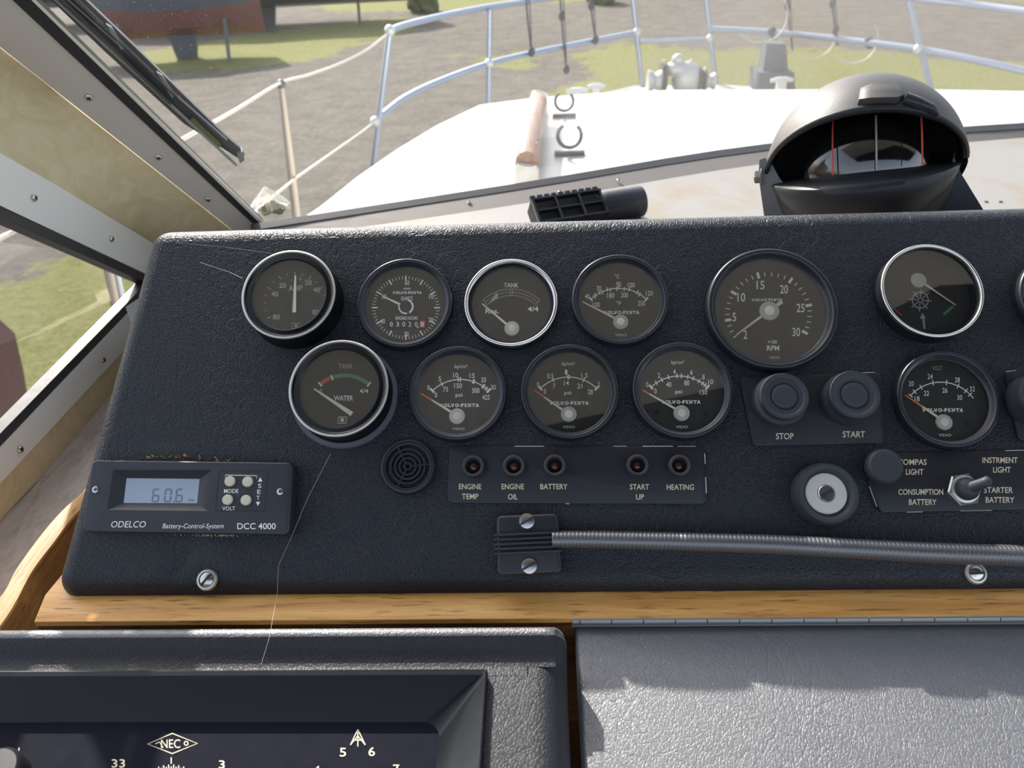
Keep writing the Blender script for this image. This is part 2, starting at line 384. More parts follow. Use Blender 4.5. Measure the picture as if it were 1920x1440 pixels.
class Print:
    def __init__(s, fr, h, mats):
        s.f = fr; s.h = h; s.mats = mats; s.bm = bmesh.new(); s.k = 0
    def lay(s): s.k += 1; return s.h + s.k*.0000025
    def P(s, x, y, z): q = s.f.uv(x, y, s.h); return (q.x, q.y, z)
    def idx(s, m_):
        if m_ not in s.mats: s.mats.append(m_)
        return s.mats.index(m_)
    def text(s, st, cx, cy, h, w=None, m='white', bold=.007, shear=0, rot=0, ws=.72):
        vs_, fs, W_, cap = glyphs(st, bold, shear); z = s.lay()
        sy = h/cap; sx = (w/W_) if w else sy*ws
        ca, sa = math.cos(R(rot)), math.sin(R(rot)); mi = s.idx(m)
        vv = []
        for x, y in vs_:
            X = x*sx; Y = y*sy
            vv.append(s.bm.verts.new(s.P(cx+X*ca+Y*sa, cy-Y*ca+X*sa, z)))
        for f in fs:
            try: s.bm.faces.new([vv[k] for k in f]).material_index = mi
            except Exception: pass
    def poly(s, pts, m='white'):
        z = s.lay(); s.bm.faces.new([s.bm.verts.new(s.P(x, y, z)) for x, y in pts]).material_index = s.idx(m)
    def line(s, a, b, w, m='white', w2=None):
        a = V(a); b = V(b); d = (b-a).normalized(); n = V((-d.y, d.x)); w2 = w if w2 is None else w2
        s.poly([a+n*w/2, b+n*w2/2, b-n*w2/2, a-n*w/2], m)
    def path(s, pts, w, m='white', closed=False):
        pts = [V(p) for p in pts]; z = s.lay(); N = len(pts); L = []; Rr = []
        for i, p in enumerate(pts):
            d = (pts[(i+1) % N]-pts[i-1]) if closed else (pts[min(i+1, N-1)]-pts[max(i-1, 0)])
            d.normalize(); n = V((-d.y, d.x))*w/2
            L.append(s.bm.verts.new(s.P(*(p+n), z))); Rr.append(s.bm.verts.new(s.P(*(p-n), z)))
        mi = s.idx(m)
        for i in range(N if closed else N-1):
            j = (i+1) % N; s.bm.faces.new((L[i], L[j], Rr[j], Rr[i])).material_index = mi
    def arc(s, c_, r, a0, a1, w, m='white', n=24, ry=None):       # angles clockwise from up, image sense
        ry = ry or r
        s.path([(c_[0]+r*math.sin(R(a0+(a1-a0)*k/n)), c_[1]-ry*math.cos(R(a0+(a1-a0)*k/n))) for k in range(n+1)], w, m)
    def ring(s, c_, r, w, m='white', n=32, ry=None):
        ry = ry or r
        s.path([(c_[0]+r*math.sin(2*math.pi*k/n), c_[1]-ry*math.cos(2*math.pi*k/n)) for k in range(n)], w, m, True)
    def disc(s, c_, r, m='white', n=20):
        s.poly([(c_[0]+r*math.cos(2*math.pi*k/n), c_[1]+r*math.sin(2*math.pi*k/n)) for k in range(n)], m)
    def tick(s, c_, r0, r1, a, w, m='white', ky=1):
        sa, ca = math.sin(R(a)), math.cos(R(a))
        s.line((c_[0]+r0*sa, c_[1]-r0*ca*ky), (c_[0]+r1*sa, c_[1]-r1*ca*ky), w, m)
    def slab(s, st, cx, cy, w, h, m='white'):
        """bold slab-serif capitals drawn stroke by stroke"""
        G = {'V': (1.1, [((.12, 1), (.5, 0)), ((.88, 1), (.5, 0))], [(0, .32, 1), (.72, 1, 1)]),
             'O': (1.05, None, []), 'L': (.9, [((.25, 0), (.25, 1)), ((.25, .07), (.9, .07)), ((.88, 0), (.88, .35))], [(.05, .5, 1), (.05, .5, 0)]),
             'P': (.95, [((.25, 0), (.25, 1)), ((.25, .93), (.7, .93)), ((.8, .9), (.8, .55)), ((.25, .5), (.7, .5))], [(.05, .5, 0), (.05, .3, 1)]),
             'E': (.95, [((.25, 0), (.25, 1)), ((.25, .93), (.9, .93)), ((.25, .07), (.9, .07)), ((.25, .5), (.65, .5))], [(.05, .4, 0), (.05, .4, 1)]),
             'N': (1.1, [((.2, 0), (.2, 1)), ((.2, 1), (.8, 0)), ((.8, 0), (.8, 1))], [(.02, .4, 0), (.02, .3, 1), (.65, .98, 1)]),
             'T': (1.0, [((.5, 0), (.5, 1)), ((.08, .93), (.92, .93)), ((.1, 1), (.1, .7)), ((.9, 1), (.9, .7))], [(.28, .72, 0)]),
             'A': (1.1, [((.12, 0), (.5, 1)), ((.88, 0), (.5, 1)), ((.3, .32), (.7, .32))], [(-.02, .3, 0), (.68, 1.02, 0)]),
             '-': (.5, [((.1, .42), (.8, .42))], [])}
        tot = sum(G[ch][0] for ch in st); k = w/tot; x = cx-w/2
        for ch in st:
            cw, strokes, ser = G[ch]; lw = k*.9
            if strokes is None: s.ring((x+cw*k*.5, cy), k*.38, k*.24, m, 14, h*.42)
            else:
                for i, (a, b) in enumerate(strokes):
                    thick = k*.24 if abs(a[0]-b[0]) < .5 else h*.17
                    s.line((x+a[0]*lw, cy+h/2-a[1]*h), (x+b[0]*lw, cy+h/2-b[1]*h), thick, m)
                for a, b, yy in ser:
                    y_ = cy+h/2-(yy*h*.86+h*.07); s.line((x+a*lw, y_), (x+b*lw, y_), h*.15, m)
            x += cw*k
    def done(s, parent, name='markings'):
        return mesh_obj(name, s.bm, s.mats, parent, recalc=False, kind='stuff')

def disc_bm(r, z=0, n=48, o=(0, 0)):
    bm = bmesh.new(); bm.faces.new([bm.verts.new((o[0]+r*math.cos(2*math.pi*k/n), o[1]+r*math.sin(2*math.pi*k/n), z)) for k in range(n)]); return bm
def screw(parent, o, r, ang=45, kind='slot', h=.0015, name='screw', mat='steel', fr=None):
    """countersunk screw: domed head with a recessed slot or cross"""
    bm = bmesh.new(); x, y, z = o
    lathe(bm, [(r, 0), (r, h*.4), (r*.92, h*.75), (r*.6, h*.96), (0.0001, h)], 28, (x, y, z))
    s = mesh_obj(name, bm, mat, parent, smooth=True)
    bm = bmesh.new()
    for a in ([ang] if kind == 'slot' else [ang, ang+90]):
        L = r*.9 if kind == 'slot' else r*.55
        mt = T(x, y, z) @ Matrix.Rotation(R(a), 4, 'Z')
        box(bm, -L, L, -r*.13, r*.13, h*.55, h*1.06, 0, mt)
    mesh_obj('slot', bm, 'slot', s)
    return s

exec_parts = []
# ================================================================== STRUCTURE
REL = lambda x, y, z: CAM + V((x, y, z))
# ---- ground
GZ = -3.5
def gp(px, py): return ax(px, py, 2, GZ)
grass_polys = [
 [(250, 140), (420, 132), (470, 130), (600, 112), (700, 78), (780, 62), (770, 28), (640, 42), (480, 62), (300, 90), (200, 100)],
 [(600, 24), (820, 22), (1120, 2), (1100, -40), (500, -40)],
 [(1060, 100), (1190, 78), (1345, 95), (1500, 88), (1650, 92), (1800, 112), (2100, 130), (2100, 210), (1000, 215), (1000, 170), (1110, 150)],
 [(1400, -8), (2050, 6), (2050, -60), (1300, -60)],
 [(-200, 560), (30, 520), (120, 470), (330, 505), (330, 620), (150, 700), (40, 790), (-200, 900)],
 [(860, 105), (990, 95), (1010, 130), (900, 128)],
]
gpolys = [[gp(*q).xy for q in P_] for P_ in grass_polys]
def inside(P_, x, y):
    c_ = False
    for i in range(len(P_)):
        a, b = P_[i-1], P_[i]
        if (a.y > y) != (b.y > y) and x < (b.x-a.x)*(y-a.y)/(b.y-a.y)+a.x: c_ = not c_
    return c_
def edist(P_, x, y):
    p = V((x, y)); best = 9e9
    for i in range(len(P_)):
        a, b = P_[i-1], P_[i]; d = b-a; t_ = max(0, min(1, (p-a).dot(d)/d.dot(d))); best = min(best, (p-a-d*t_).length)
    return best
bm = bmesh.new(); gv = []
lay = bm.verts.layers.float.new('grass')
ys = [1.5*1.027**k for k in range(160)]
for yy in ys:
    row = []
    for k in range(141):
        xx = (k-60)/60*(yy*1.15+2.5)
        v = bm.verts.new(REL(xx, yy, GZ+.02*math.sin(xx*1.7)*math.sin(yy*1.3)))
        wgt = 0
        for P_ in gpolys:
            d = edist(P_, v.co.x, v.co.y); sft = .25+.03*yy
            wgt = max(wgt, .5+.5*min(1, d/sft) if inside(P_, v.co.x, v.co.y) else .5-.5*min(1, d/sft))
        v[lay] = wgt; row.append(v)
    gv.append(row)
for a, b in zip(gv, gv[1:]):
    for k in range(140): bm.faces.new((a[k], a[k+1], b[k+1], b[k]))
t = NT('gravel_and_grass'); c = t.co()
at = t.n('ShaderNodeAttribute'); at.attribute_name = 'grass'
nn = t.noise(c, 1.6, 5, .65); nf = t.noise(c, 9, 4, .6); ng = t.noise(c, 30, 2)
fac = t.ramp(t.math('ADD', t.math('MULTIPLY', at.outputs['Fac'], .9), t.math('MULTIPLY', t.math('SUBTRACT', nn, .5), 1.5)), [(.42, (0, 0, 0)), (.62, (1, 1, 1))])
grav = t.ramp(t.math('ADD', t.math('MULTIPLY', nn, .5), t.math('MULTIPLY', nf, .5)), [(.3, (.080, .071, .060)), (.5, (.130, .117, .098)), (.7, (.19, .172, .147))])
grs = t.ramp(t.math('ADD', t.math('MULTIPLY', nf, .6), t.math('MULTIPLY', ng, .4)), [(.35, (.125, .135, .045)), (.5, (.18, .185, .065)), (.68, (.24, .225, .10))])
mx = t.n('ShaderNodeMixRGB'); t.l(fac, mx.inputs[0]); t.l(grav, mx.inputs[1]); t.l(grs, mx.inputs[2])
t.bsdf(mx.outputs[0], .95, 0, .1, t.math('ADD', nf, ng), .6, .03)
mesh_obj('ground', bm, t.m, kind='structure', smooth=True)

# ---- boat: deck, hull, coachroof
DZ = -.95
bow = ax(1262, 158, 2, -.86)
port = [REL(-.80, -1.0, DZ), REL(-.82, .8, DZ), REL(-.80, 2.2, DZ), REL(-.62, 3.2, DZ+.02), ax(1060, 190, 2, DZ+.05), ax(1190, 160, 2, -.87)]
star = [ax(1350, 158, 2, -.87), ax(1470, 166, 2, DZ+.05), REL(2.3, 2.7, DZ+.02), REL(2.75, 1.6, DZ), REL(2.8, -1.0, DZ)]
bm = bmesh.new(); outl = port+star
tv = [bm.verts.new(p) for p in outl]; cen = REL(.8, 1.8, DZ)
bv = []
for p in outl:
    q = p.lerp(V((cen.x, p.y-.1, p.z)), .25); q.z = CAM.z-2.3; bv.append(bm.verts.new(q))
bm.faces.new(tv)
for k in range(len(outl)): j = (k+1) % len(outl); bm.faces.new((tv[k], bv[k], bv[j], tv[j]))
bm.faces.new(bv[::-1])
mesh_obj('floor', bm, 'gel_grey', kind='structure')
# coachroof (cabin top) with rolled edge
RZ = -.50
edge_px = [(430, 520), (520, 440), (600, 388), (670, 332), (745, 280), (820, 235), (900, 197), (1000, 184), (1120, 175), (1260, 169), (1500, 168), (1750, 168), (1960, 172), (2200, 190)]
e3 = [ax(x, y, 2, RZ) for x, y in edge_px]
e3 += [REL(2.2, 1.3, RZ), REL(2.2, .9, RZ), REL(-.50, .9, RZ)]
ol = roundpoly(ccw([(p.x, p.y) for p in e3]), .012, 3)
bm = bmesh.new(); loops = []
prof = [(.22, -.46), (.12, -.2), (.05, -.07), (.02, -.02), (0, 0), (-.02, .001)]
for d, dz in prof: loops.append([bm.verts.new((p.x+n.x*d, p.y+n.y*d, CAM.z+RZ+dz)) for p, n in ol])
N = len(ol)
for a, b in zip(loops, loops[1:]):
    for k in range(N): bm.faces.new((a[k], a[(k+1) % N], b[(k+1) % N], b[k]))
bm.faces.new(loops[-1])
mesh_obj('roof', bm, 'gel', kind='structure', smooth=50)

# ---- windscreen
WZ = -.30
B = [ax(490, 420, 2, WZ), ax(960, 349, 2, WZ), ax(1440, 276, 2, WZ), ax(1920, 235, 2, WZ)]
B.append(B[3]+(B[3]-B[2])*1.0+V((0, -.10, 0)))
TP = ax(42, 0, 0, -.40)                              # a point up the port pillar
wdir = TP-B[0]
nW = (B[1]-B[0]).cross(wdir).normalized()
if nW.y > 0: nW = -nW                               # towards the helm
wd = [wdir, wdir*1.0+V((.06, 0, 0)), V((0, wdir.y*.95, wdir.z)), V((0, wdir.y*.9, wdir.z)), V((0, wdir.y*.9, wdir.z))]
def pw(x, y, off=0.0): return hit(x, y, B[0]+nW*off, nW)
win = thing('window_1', None, None, T(*B[0]), kind='structure')
def W_obj(name, bm, mats, parent, **k):              # built in world coordinates, parented to a moved empty
    bm.transform(parent.matrix_world.inverted()); return mesh_obj(name, bm, mats, parent, **k)
bpy.context.view_layer.update()
Bs = smoothpath(B, 5); Ws = smoothpath(wd, 5)
bm = bmesh.new(); rows = []
for b_, w_ in zip(Bs, Ws): rows.append([bm.verts.new(b_+w_*k) for k in (0, .5, 1.0, 1.6)])
for a, b in zip(rows, rows[1:]):
    for k in range(3): bm.faces.new((a[k], b[k], b[k+1], a[k+1]))
W_obj('pane', bm, 'glass', win, smooth=True)
# sill strips (black gasket, then metal frame) following the curve
def sill(px_top, px_bot, name, mat, dz, th):
    bm = bmesh.new(); A = smoothpath([ax(x, y, 2, dz[0]) for x, y in px_top], 5); C_ = smoothpath([ax(x, y, 2, dz[1]) for x, y in px_bot], 5)
    r0 = [[bm.verts.new(p) for p in (a, b, b-V((0, 0, th)), a-V((0, 0, th))+V((0, .01, 0)))] for a, b in zip(A, C_)]
    for a, b in zip(r0, r0[1:]):
        for k in range(4): bm.faces.new((a[k], b[k], b[(k+1) % 4], a[(k+1) % 4]))
    bm.faces.new(r0[0]); bm.faces.new(r0[-1][::-1])
    return W_obj(name, bm, mat, win)
sill([(470, 420), (960, 345), (1440, 269), (1920, 230), (2300, 215)], [(470, 432), (960, 357), (1440, 281), (1920, 241), (2300, 226)], 'gasket', 'gasket', (WZ+.008, WZ+.004), .02)
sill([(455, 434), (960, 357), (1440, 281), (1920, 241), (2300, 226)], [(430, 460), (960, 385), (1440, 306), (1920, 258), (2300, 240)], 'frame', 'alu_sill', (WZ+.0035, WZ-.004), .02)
# port pillar strips
def strip(parent, name, mat, pxs, plane, th, nn_):
    bm = bmesh.new(); prism(bm, [plane(x, y) for x, y in pxs], -nn_*th); return W_obj(name, bm, mat, parent)
e = 1.35
def ext(a, b, k): return (a[0]+(b[0]-a[0])*k, a[1]+(b[1]-a[1])*k)
k1 = [ext((495, 423), (61, 0), e), (495, 423)]; k2 = [ext((484, 426), (24, 0), e), (484, 429)]; k3 = [ext((428, 426), (0, 88), e), (432, 429)]
strip(win, 'gasket', 'gasket', [k1[0], k1[1], (503, 436), (478, 442), k2[1], k2[0]], lambda x, y: pw(x, y, .004), .012, nW)
strip(win, 'frame', 'alu', [k2[0], k2[1], (500, 440), (470, 470), (432, 429), k3[0]], lambda x, y: pw(x, y, .002), .012, nW)
wh = [ext((498, 422), (64, 0), e), (501, 424), (495, 426), ext((494, 424), (59, 0), e)]
strip(win, 'seal_edge', 'paint_white', wh, lambda x, y: pw(x, y, .0045), .002, nW)
def W_screw(parent, P, nrm, r, ang, kind='cross'):
    q = nrm.to_track_quat('Z', 'Y').to_matrix().to_4x4(); q.translation = P
    bm = bmesh.new(); lathe(bm, [(r, 0), (r, .0005), (r*.9, .001), (r*.5, .0016), (.0001, .0018)], 20, mat=q)
    s = W_obj('screw', bm, 'steel', parent, smooth=True)
    bm = bmesh.new()
    for a in (ang, ang+90): box(bm, -r*.6, r*.6, -r*.15, r*.15, .001, .002, 0, q @ Matrix.Rotation(R(a), 4, 'Z'))
    me = bm; me.transform(parent.matrix_world.inverted()); mesh_obj('slot', me, 'slot', s)
for x, y in ((166, 183), (297, 295), (390, 374)): W_screw(win, pw(x, y, .0025), nW, .0032, random.random()*90)
for x, y in ((1160, 346), (880, 388), (1050, 368)):
    W_screw(win, ax(x, y-8, 2, WZ+.001), V((0, -.25, 1)).normalized(), .0025, 20)

# ---- side window (port)
SX = -.42
PS = lambda x, y, o=0.0: ax(x, y, 0, SX+o)
nS = V((1, 0, 0))
win2 = thing('window_2', None, None, T(*PS(120, 600)), kind='structure'); bpy.context.view_layer.update()
def lx(a, b, x): return (x, a[1]+(b[1]-a[1])*(x-a[0])/(b[0]-a[0]))
L0 = -220
gt = ((0, 385), (258, 506)); gb = ((0, 409), (253, 521)); lt = ((0, 813), (240, 566)); lb = ((0, 840), (231, 597)); mb = ((16, 890), (202, 690)); cb = ((72, 900), (170, 800))
ut = ((0, 290), (254, 437))
XR = 330
strip(win2, 'frame', 'alu_light', [lx(*ut, L0), (92, 339), (200, 404), lx(*ut, XR), lx(*gt, XR), lx(*gt, L0)], lambda x, y: PS(x, y, .004), .012, nS)
strip(win2, 'gasket', 'gasket', [lx(*gt, L0), lx(*gt, XR), lx(*gb, XR), lx(*gb, L0)], lambda x, y: PS(x, y, .003), .012, nS)
strip(win2, 'gasket', 'gasket', [lx(*lt, L0), lx(*lt, 300), lx(*lb, 300), lx(*lb, L0)], lambda x, y: PS(x, y, .003), .012, nS)
strip(win2, 'frame', 'alu_light', [lx(*lb, L0), lx(*lb, 300), lx(*mb, 300), lx(*mb, L0)], lambda x, y: PS(x, y, .004), .012, nS)
bm = bmesh.new(); bm.faces.new([bm.verts.new(PS(x, y, -.004)) for x, y in (lx(*gb, L0-20), lx(*gb, XR), lx(*lt, XR), lx(*lt, L0-20))]); W_obj('pane', bm, 'glass', win2)
for x, y in ((64, 371), (209, 448), (193, 675), (38, 843)): W_screw(win2, PS(x, y, .0045), nS, .0030, random.random()*90)
# cream vinyl pillar lining between the two frames, and the strip under the side window
bm = bmesh.new()
A_ = [pw(*ext((430, 428), (0, 90), k), 0) for k in (1.35, 1.0, .8, .6, .4, .2, 0, -.12)]
C_ = [PS(*lx(*ut, x), .002) for x in (L0, 0, 60, 110, 160, 210, 270, 320)]
A_.append(A_[-1]+V((0, 0, -.12))); C_.append(C_[-1]+V((0, 0, -.12)))
rws = []
for a, b in zip(A_, C_):
    mid = (a+b)/2+V((-.004, .004, 0)); rws.append([bm.verts.new(p) for p in (a, mid, b, b+V((-.02, .02, 0)), a+V((-.02, .03, 0)))])
for a, b in zip(rws, rws[1:]):
    for k in range(5): bm.faces.new((a[k], b[k], b[(k+1) % 5], a[(k+1) % 5]))
mesh_obj('wall_front', bm, 'creamv', kind='structure', smooth=50)
bm = bmesh.new(); prism(bm, [PS(*q) for q in (lx(*mb, L0), lx(*mb, 300), lx(*cb, 300), lx(*cb, L0))], V((-.015, 0, 0)))
mesh_obj('wall_left', bm, 'creamv', kind='structure')
# ledge under the side window
LZ = PS(*lx(*cb, 100)).z - CAM.z + .001
bm = bmesh.new(); prism(bm, [REL(SX-.02, -.2, LZ), REL(SX-.02, .95, LZ), REL(-.22, .95, LZ), REL(-.22, .30, LZ), REL(-.30, .25, LZ), REL(-.30, -.2, LZ)], V((0, 0, -.02)))
mesh_obj('trim_1', bm, 'ledge', kind='structure')
# front shelf behind the instrument console
bm = bmesh.new(); pl = [ax(x, y, 2, WZ-.004) for x, y in ((400, 470), (500, 432), (960, 380), (1440, 302), (1920, 254), (2300, 238))]
pl = [p+V((0, .02, 0)) for p in pl]
prism(bm, pl+[REL(1.3, .42, WZ-.004), REL(-.25, .42, WZ-.004), REL(-.38, .62, WZ-.004)], V((0, 0, -.02)))
mesh_obj('trim_2', bm, 'shelf', kind='structure')
# cabin front under the windscreen (outside coaming) and console base under everything
bm = bmesh.new()
rr = [[bm.verts.new(p+V((0, dy, dz))) for dy, dz in ((.03, -.012), (.10, RZ-WZ), (.03, RZ-WZ), (-.005, -.012))] for p in Bs]
for a, b in zip(rr, rr[1:]):
    for k in range(4): bm.faces.new((a[k], b[k], b[(k+1) % 4], a[(k+1) % 4]))
mesh_obj('wall_fore', bm, 'gel', kind='structure')

bm = bmesh.new(); rslab(bm, [(-.55, -.24), (-.30, -.12), (0, -.05), (.35, .03), (.60, .18), (1.9, .22), (1.9, .42), (-.55, .42)], .012, .01, .47, .51)  # aft edge slanted to shape the reflections in the dials
mesh_obj('ceiling', bm, 'headliner', None, T(*CAM), kind='structure')
bm = bmesh.new(); box(bm, -.55, 1.9, -.55, .30, .512, .53); mesh_obj('ceiling_hatch', bm, 'plastic_dark', None, T(*CAM), kind='structure')  # dark panel added overhead, out of view, to darken reflections in the lower dials

# ================================================================== INSTRUMENT CONSOLE
PB = R(48)
PF = Frame(CAM+ray(960, 720)*.465, V((1, 0, 0)), V((0, math.sin(PB), math.cos(PB))))
ER = .0125
o2 = [tuple(PF.uv(x, y)) for x, y in ((281, 424), (85, 1124))]
right_u = .52
outline = [(right_u, o2[0][1]), o2[0], (o2[1][0], o2[1][1]), (right_u, o2[1][1])]
scr_l = PF.uv(389, 1087); scr_r = PF.uv(1829, 1075)
M['console'] = vinyl('console_vinyl', (.0105, .0125, .018), .0017, .00016, .40, (1.25, .8, 1), 1.3, spec=.38, rot=R(12),
    dents=[(PF.uv(348, 1050).x, PF.uv(348, 1050).y, .006, .017, R(-32), -9), (PF.uv(415, 1035).x, PF.uv(415, 1035).y, .012, .018, R(-20), 6), (PF.uv(300, 1070).x, PF.uv(300, 1070).y, .02, .016, 0, 4),
           (scr_l.x, scr_l.y, .009, .009, 0, -10), (scr_r.x, scr_r.y, .009, .009, 0, -8), (PF.uv(330, 845).x, PF.uv(330, 845).y, .02, .004, 0, 4)])
console = thing('instrument_console', 'padded black vinyl instrument console carrying all the round gauges', 'console', PF.mat())
bm = bmesh.new()
ol = roundpoly(ccw(outline), [.012]*4, 8)
rslab(bm, outline, .0135, ER, -.045, 0, 7, 0, 8)
mesh_obj('body', bm, 'console', console, smooth=60)
def straight_scale(px, py):
    return (PF.uv(px+1, py)-PF.uv(px, py)).length
# cup washers and screws holding the console
for (px, py, rp, a) in ((389, 1087, 20, 50), (1829, 1075, 21, 2)):
    q = PF.uv(px, py); r_ = rp*straight_scale(px, py)
    bm = bmesh.new(); lathe(bm, [(r_, 0), (r_, .0006), (r_*.88, .0016), (r_*.72, .0018), (r_*.66, .0006), (0.0001, .0006)], 36, (q.x, q.y, 0))
    wsh = mesh_obj('cup_washer', bm, 'satin', console, smooth=True)
    screw(wsh, (q.x, q.y, .0006), r_*.64, a, 'slot', .0016) if False else None
    bm = bmesh.new(); lathe(bm, [(r_*.64, .0006), (r_*.62, .0014), (r_*.4, .0021), (.0001, .0024)], 28, (q.x, q.y, 0)); box(bm, -r_*.6, r_*.6, -r_*.1, r_*.1, .0015, .0025, 1, T(q.x, q.y, 0) @ Matrix.Rotation(R(a), 4, 'Z'))
    mesh_obj('screw', bm, ['steel', 'slot'], wsh, smooth=30)

# ------------------------------------------------------------------ gauges
BR = {}
def ring_from(prof, r, n=72): return [(a*r, b) for a, b in prof]
def needle_bm(p0, p1, w0, w1, z, fr, hh=.0006, mats=0):
    a = fr.uv(*p0, z); b = fr.uv(*p1, z); d = (b-a).normalized(); n = V((-d.y, d.x)); bm = bmesh.new()
    k = (fr.uv(p0[0]+1, p0[1], z)-fr.uv(p0[0], p0[1], z)).length
    pts = [a+n*w0*k/2, b+n*w1*k/2, b-n*w1*k/2, a-n*w0*k/2]
    prism(bm, [V((p.x, p.y, z)) for p in pts], V((0, 0, hh))); return bm
def gauge(name, label, c_, rx, h, style, dial_h, draw, needle, hub=None, ndl_m='needle', group=None, tip_orange=False, ratio=None):
    fr = PF.sub(c_[0], c_[1], h)
    Ra = ((PF.uv(c_[0]+rx, c_[1], h)-PF.uv(c_[0]-rx, c_[1], h)).length)/2
    root = thing(name, label, 'gauge', fr.mat(), group)
    hd = dial_h; hg = min(hd+.0022, h-.0012)
    bm = bmesh.new()
    if style == 'black':
        rt_ = ratio or .835
        prof = [(1.0, 0), (1.0, h*.55), (.992, h*.8), (.975, h*.96), (.955, h), (.925, h), (.905, h*.95), (.885, h*.80), (rt_+.012, hg+.0002), (rt_, hg), (rt_, hd)]
        lathe(bm, ring_from(prof, Ra), 72)
        mesh_obj('bezel', bm, 'bezel', root, smooth=50)
    elif style == 'chrome':
        rt_ = ratio or .83
        lathe(bm, ring_from([(1.005, 0), (1.01, h*.5), (1.0, h*.7), (.95, h*.78), (.93, h*.7), (.91, h*.75), (.90, h*.5), (rt_+.01, hg+.0002), (rt_, hg), (rt_, hd)], Ra), 72)
        bz = mesh_obj('bezel', bm, 'plastic_dark', root, smooth=40)
        bm = bmesh.new(); lathe(bm, ring_from([(1.0, h*.68), (.998, h*.88), (.975, h), (.945, h*1.02), (.92, h*.95), (.905, h*.75)], Ra), 72)
        mesh_obj('chrome_ring', bm, 'chrome', root, smooth=60, label='polished chrome trim ring')
    elif style == 'tall':
        rt_ = ratio or .80
        lathe(bm, ring_from([(1.03, 0), (1.03, .001), (.985, .003), (.985, h-.001), (.93, h-.0006), (.90, h-.0012), (rt_+.02, hg+.0006), (rt_, hg), (rt_, hd)], Ra), 72)
        mesh_obj('bezel', bm, 'gloss_black', root, smooth=40, label='deep black cup standing proud of the console')
        bm = bmesh.new(); lathe(bm, ring_from([(1.0, h-.0018), (1.0, h-.0004), (.985, h), (.955, h), (.94, h-.0006), (.938, h-.0014)], Ra), 72)
        mesh_obj('trim_ring', bm, 'satin', root, smooth=50, label='thin satin silver ring')
    elif style == 'deep':
        rt_ = ratio or .88
        lathe(bm, ring_from([(1.0, 0), (1.0, h*.8), (.94, h*.9), (.925, h*.85), (rt_, hd), ], Ra), 72)
        mesh_obj('bezel', bm, 'plastic_dark', root, smooth=40)
        bm = bmesh.new(); lathe(bm, ring_from([(1.0, h-.003), (1.0, h-.0008), (.98, h), (.95, h), (.93, h-.001), (.925, h-.003)], Ra), 72)
        mesh_obj('chrome_ring', bm, 'chrome', root, smooth=60, label='polished chrome trim ring')
        hg = h-.003
    dial = mesh_obj('dial', disc_bm(Ra*(rt_+.005), hd), 'dial', root)
    pr = Print(fr, hd+.00012, ['white']); draw(pr); pr.done(dial)
    # needle
    zn = hd+.0011
    nd = mesh_obj('needle', needle_bm(needle[0], needle[1], needle[2], needle[3], zn, fr, .0004), ndl_m, root)
    if tip_orange:
        p, q = V(needle[1]), V(needle[0]); e_ = p.lerp(q, tip_orange)
        mesh_obj('needle_tip', needle_bm(tuple(e_), tuple(p), needle[3]+.6, needle[3]+.2, zn+.0003, fr, .0003), 'orange', nd)
    if hub:
        q = fr.uv(hub[0], hub[1], zn+.0012); k = (fr.uv(hub[0]+1, hub[1], zn)-fr.uv(hub[0], hub[1], zn)).length*hub[2]
        bm = bmesh.new(); lathe(bm, [(k, zn-.0008), (k, zn+.0006), (k*.96, zn+.0009), (.0001, zn+.0013)], 40, (q.x, q.y, 0)); mesh_obj('hub', bm, 'brushed', nd, smooth=25)
    mesh_obj('glass', disc_bm(Ra*(rt_+.006 if style != 'deep' else .935), hg), 'dglass', root)
    return root, fr, Ra
def minmaj(p, c_, R_, angs, w, L, ky=1, m='white', off=0):
    for a in angs: p.tick(c_, R_-L/2+off, R_+L/2+off, a, w, m, ky)

def d_amp(p):
    m_ = 'grey'
    p.text('AMP', 554, 540, 11, 26, m_, .02); p.text('0', 554, 524, 9, m=m_)
    for s, x, y in (('20', 530, 535), ('20', 578, 529.5), ('40', 515, 551), ('40', 594, 543), ('80', 518, 594), ('80', 592, 585)): p.text(s, x, y, 9.5, 13, m_, .02)
    p.text('-', 546, 524, 9, m=m_); p.text('+', 563, 523, 9, m=m_)
    for a in (-120, -60, -30, 0, 30, 60, 118): p.tick((553, 568), 52, 60, a, 1.6, m_, .98)
    for a in (-105, -90, -75, -45, -15, 15, 45, 75, 90, 105): p.tick((553, 568), 54, 59, a, 1.1, m_, .98)
    p.path([(548, 606), (563, 606), (562, 616), (547, 616)], 1.2, m_, True)
    for a in (0, 45, 90, 135): p.line((555-4*math.cos(R(a)), 611-3.4*math.sin(R(a))), (555+4*math.cos(R(a)), 611+3.4*math.sin(R(a))), 1.4, m_)
gauge('ammeter', 'ammeter with thin silver ring and upright needle, at the console top left corner', (540, 550.5), 87.5, .018, 'tall', .0145, d_amp,
      ((552, 586), (554, 517), 7, 3), None, 'needle_w', ratio=.79)
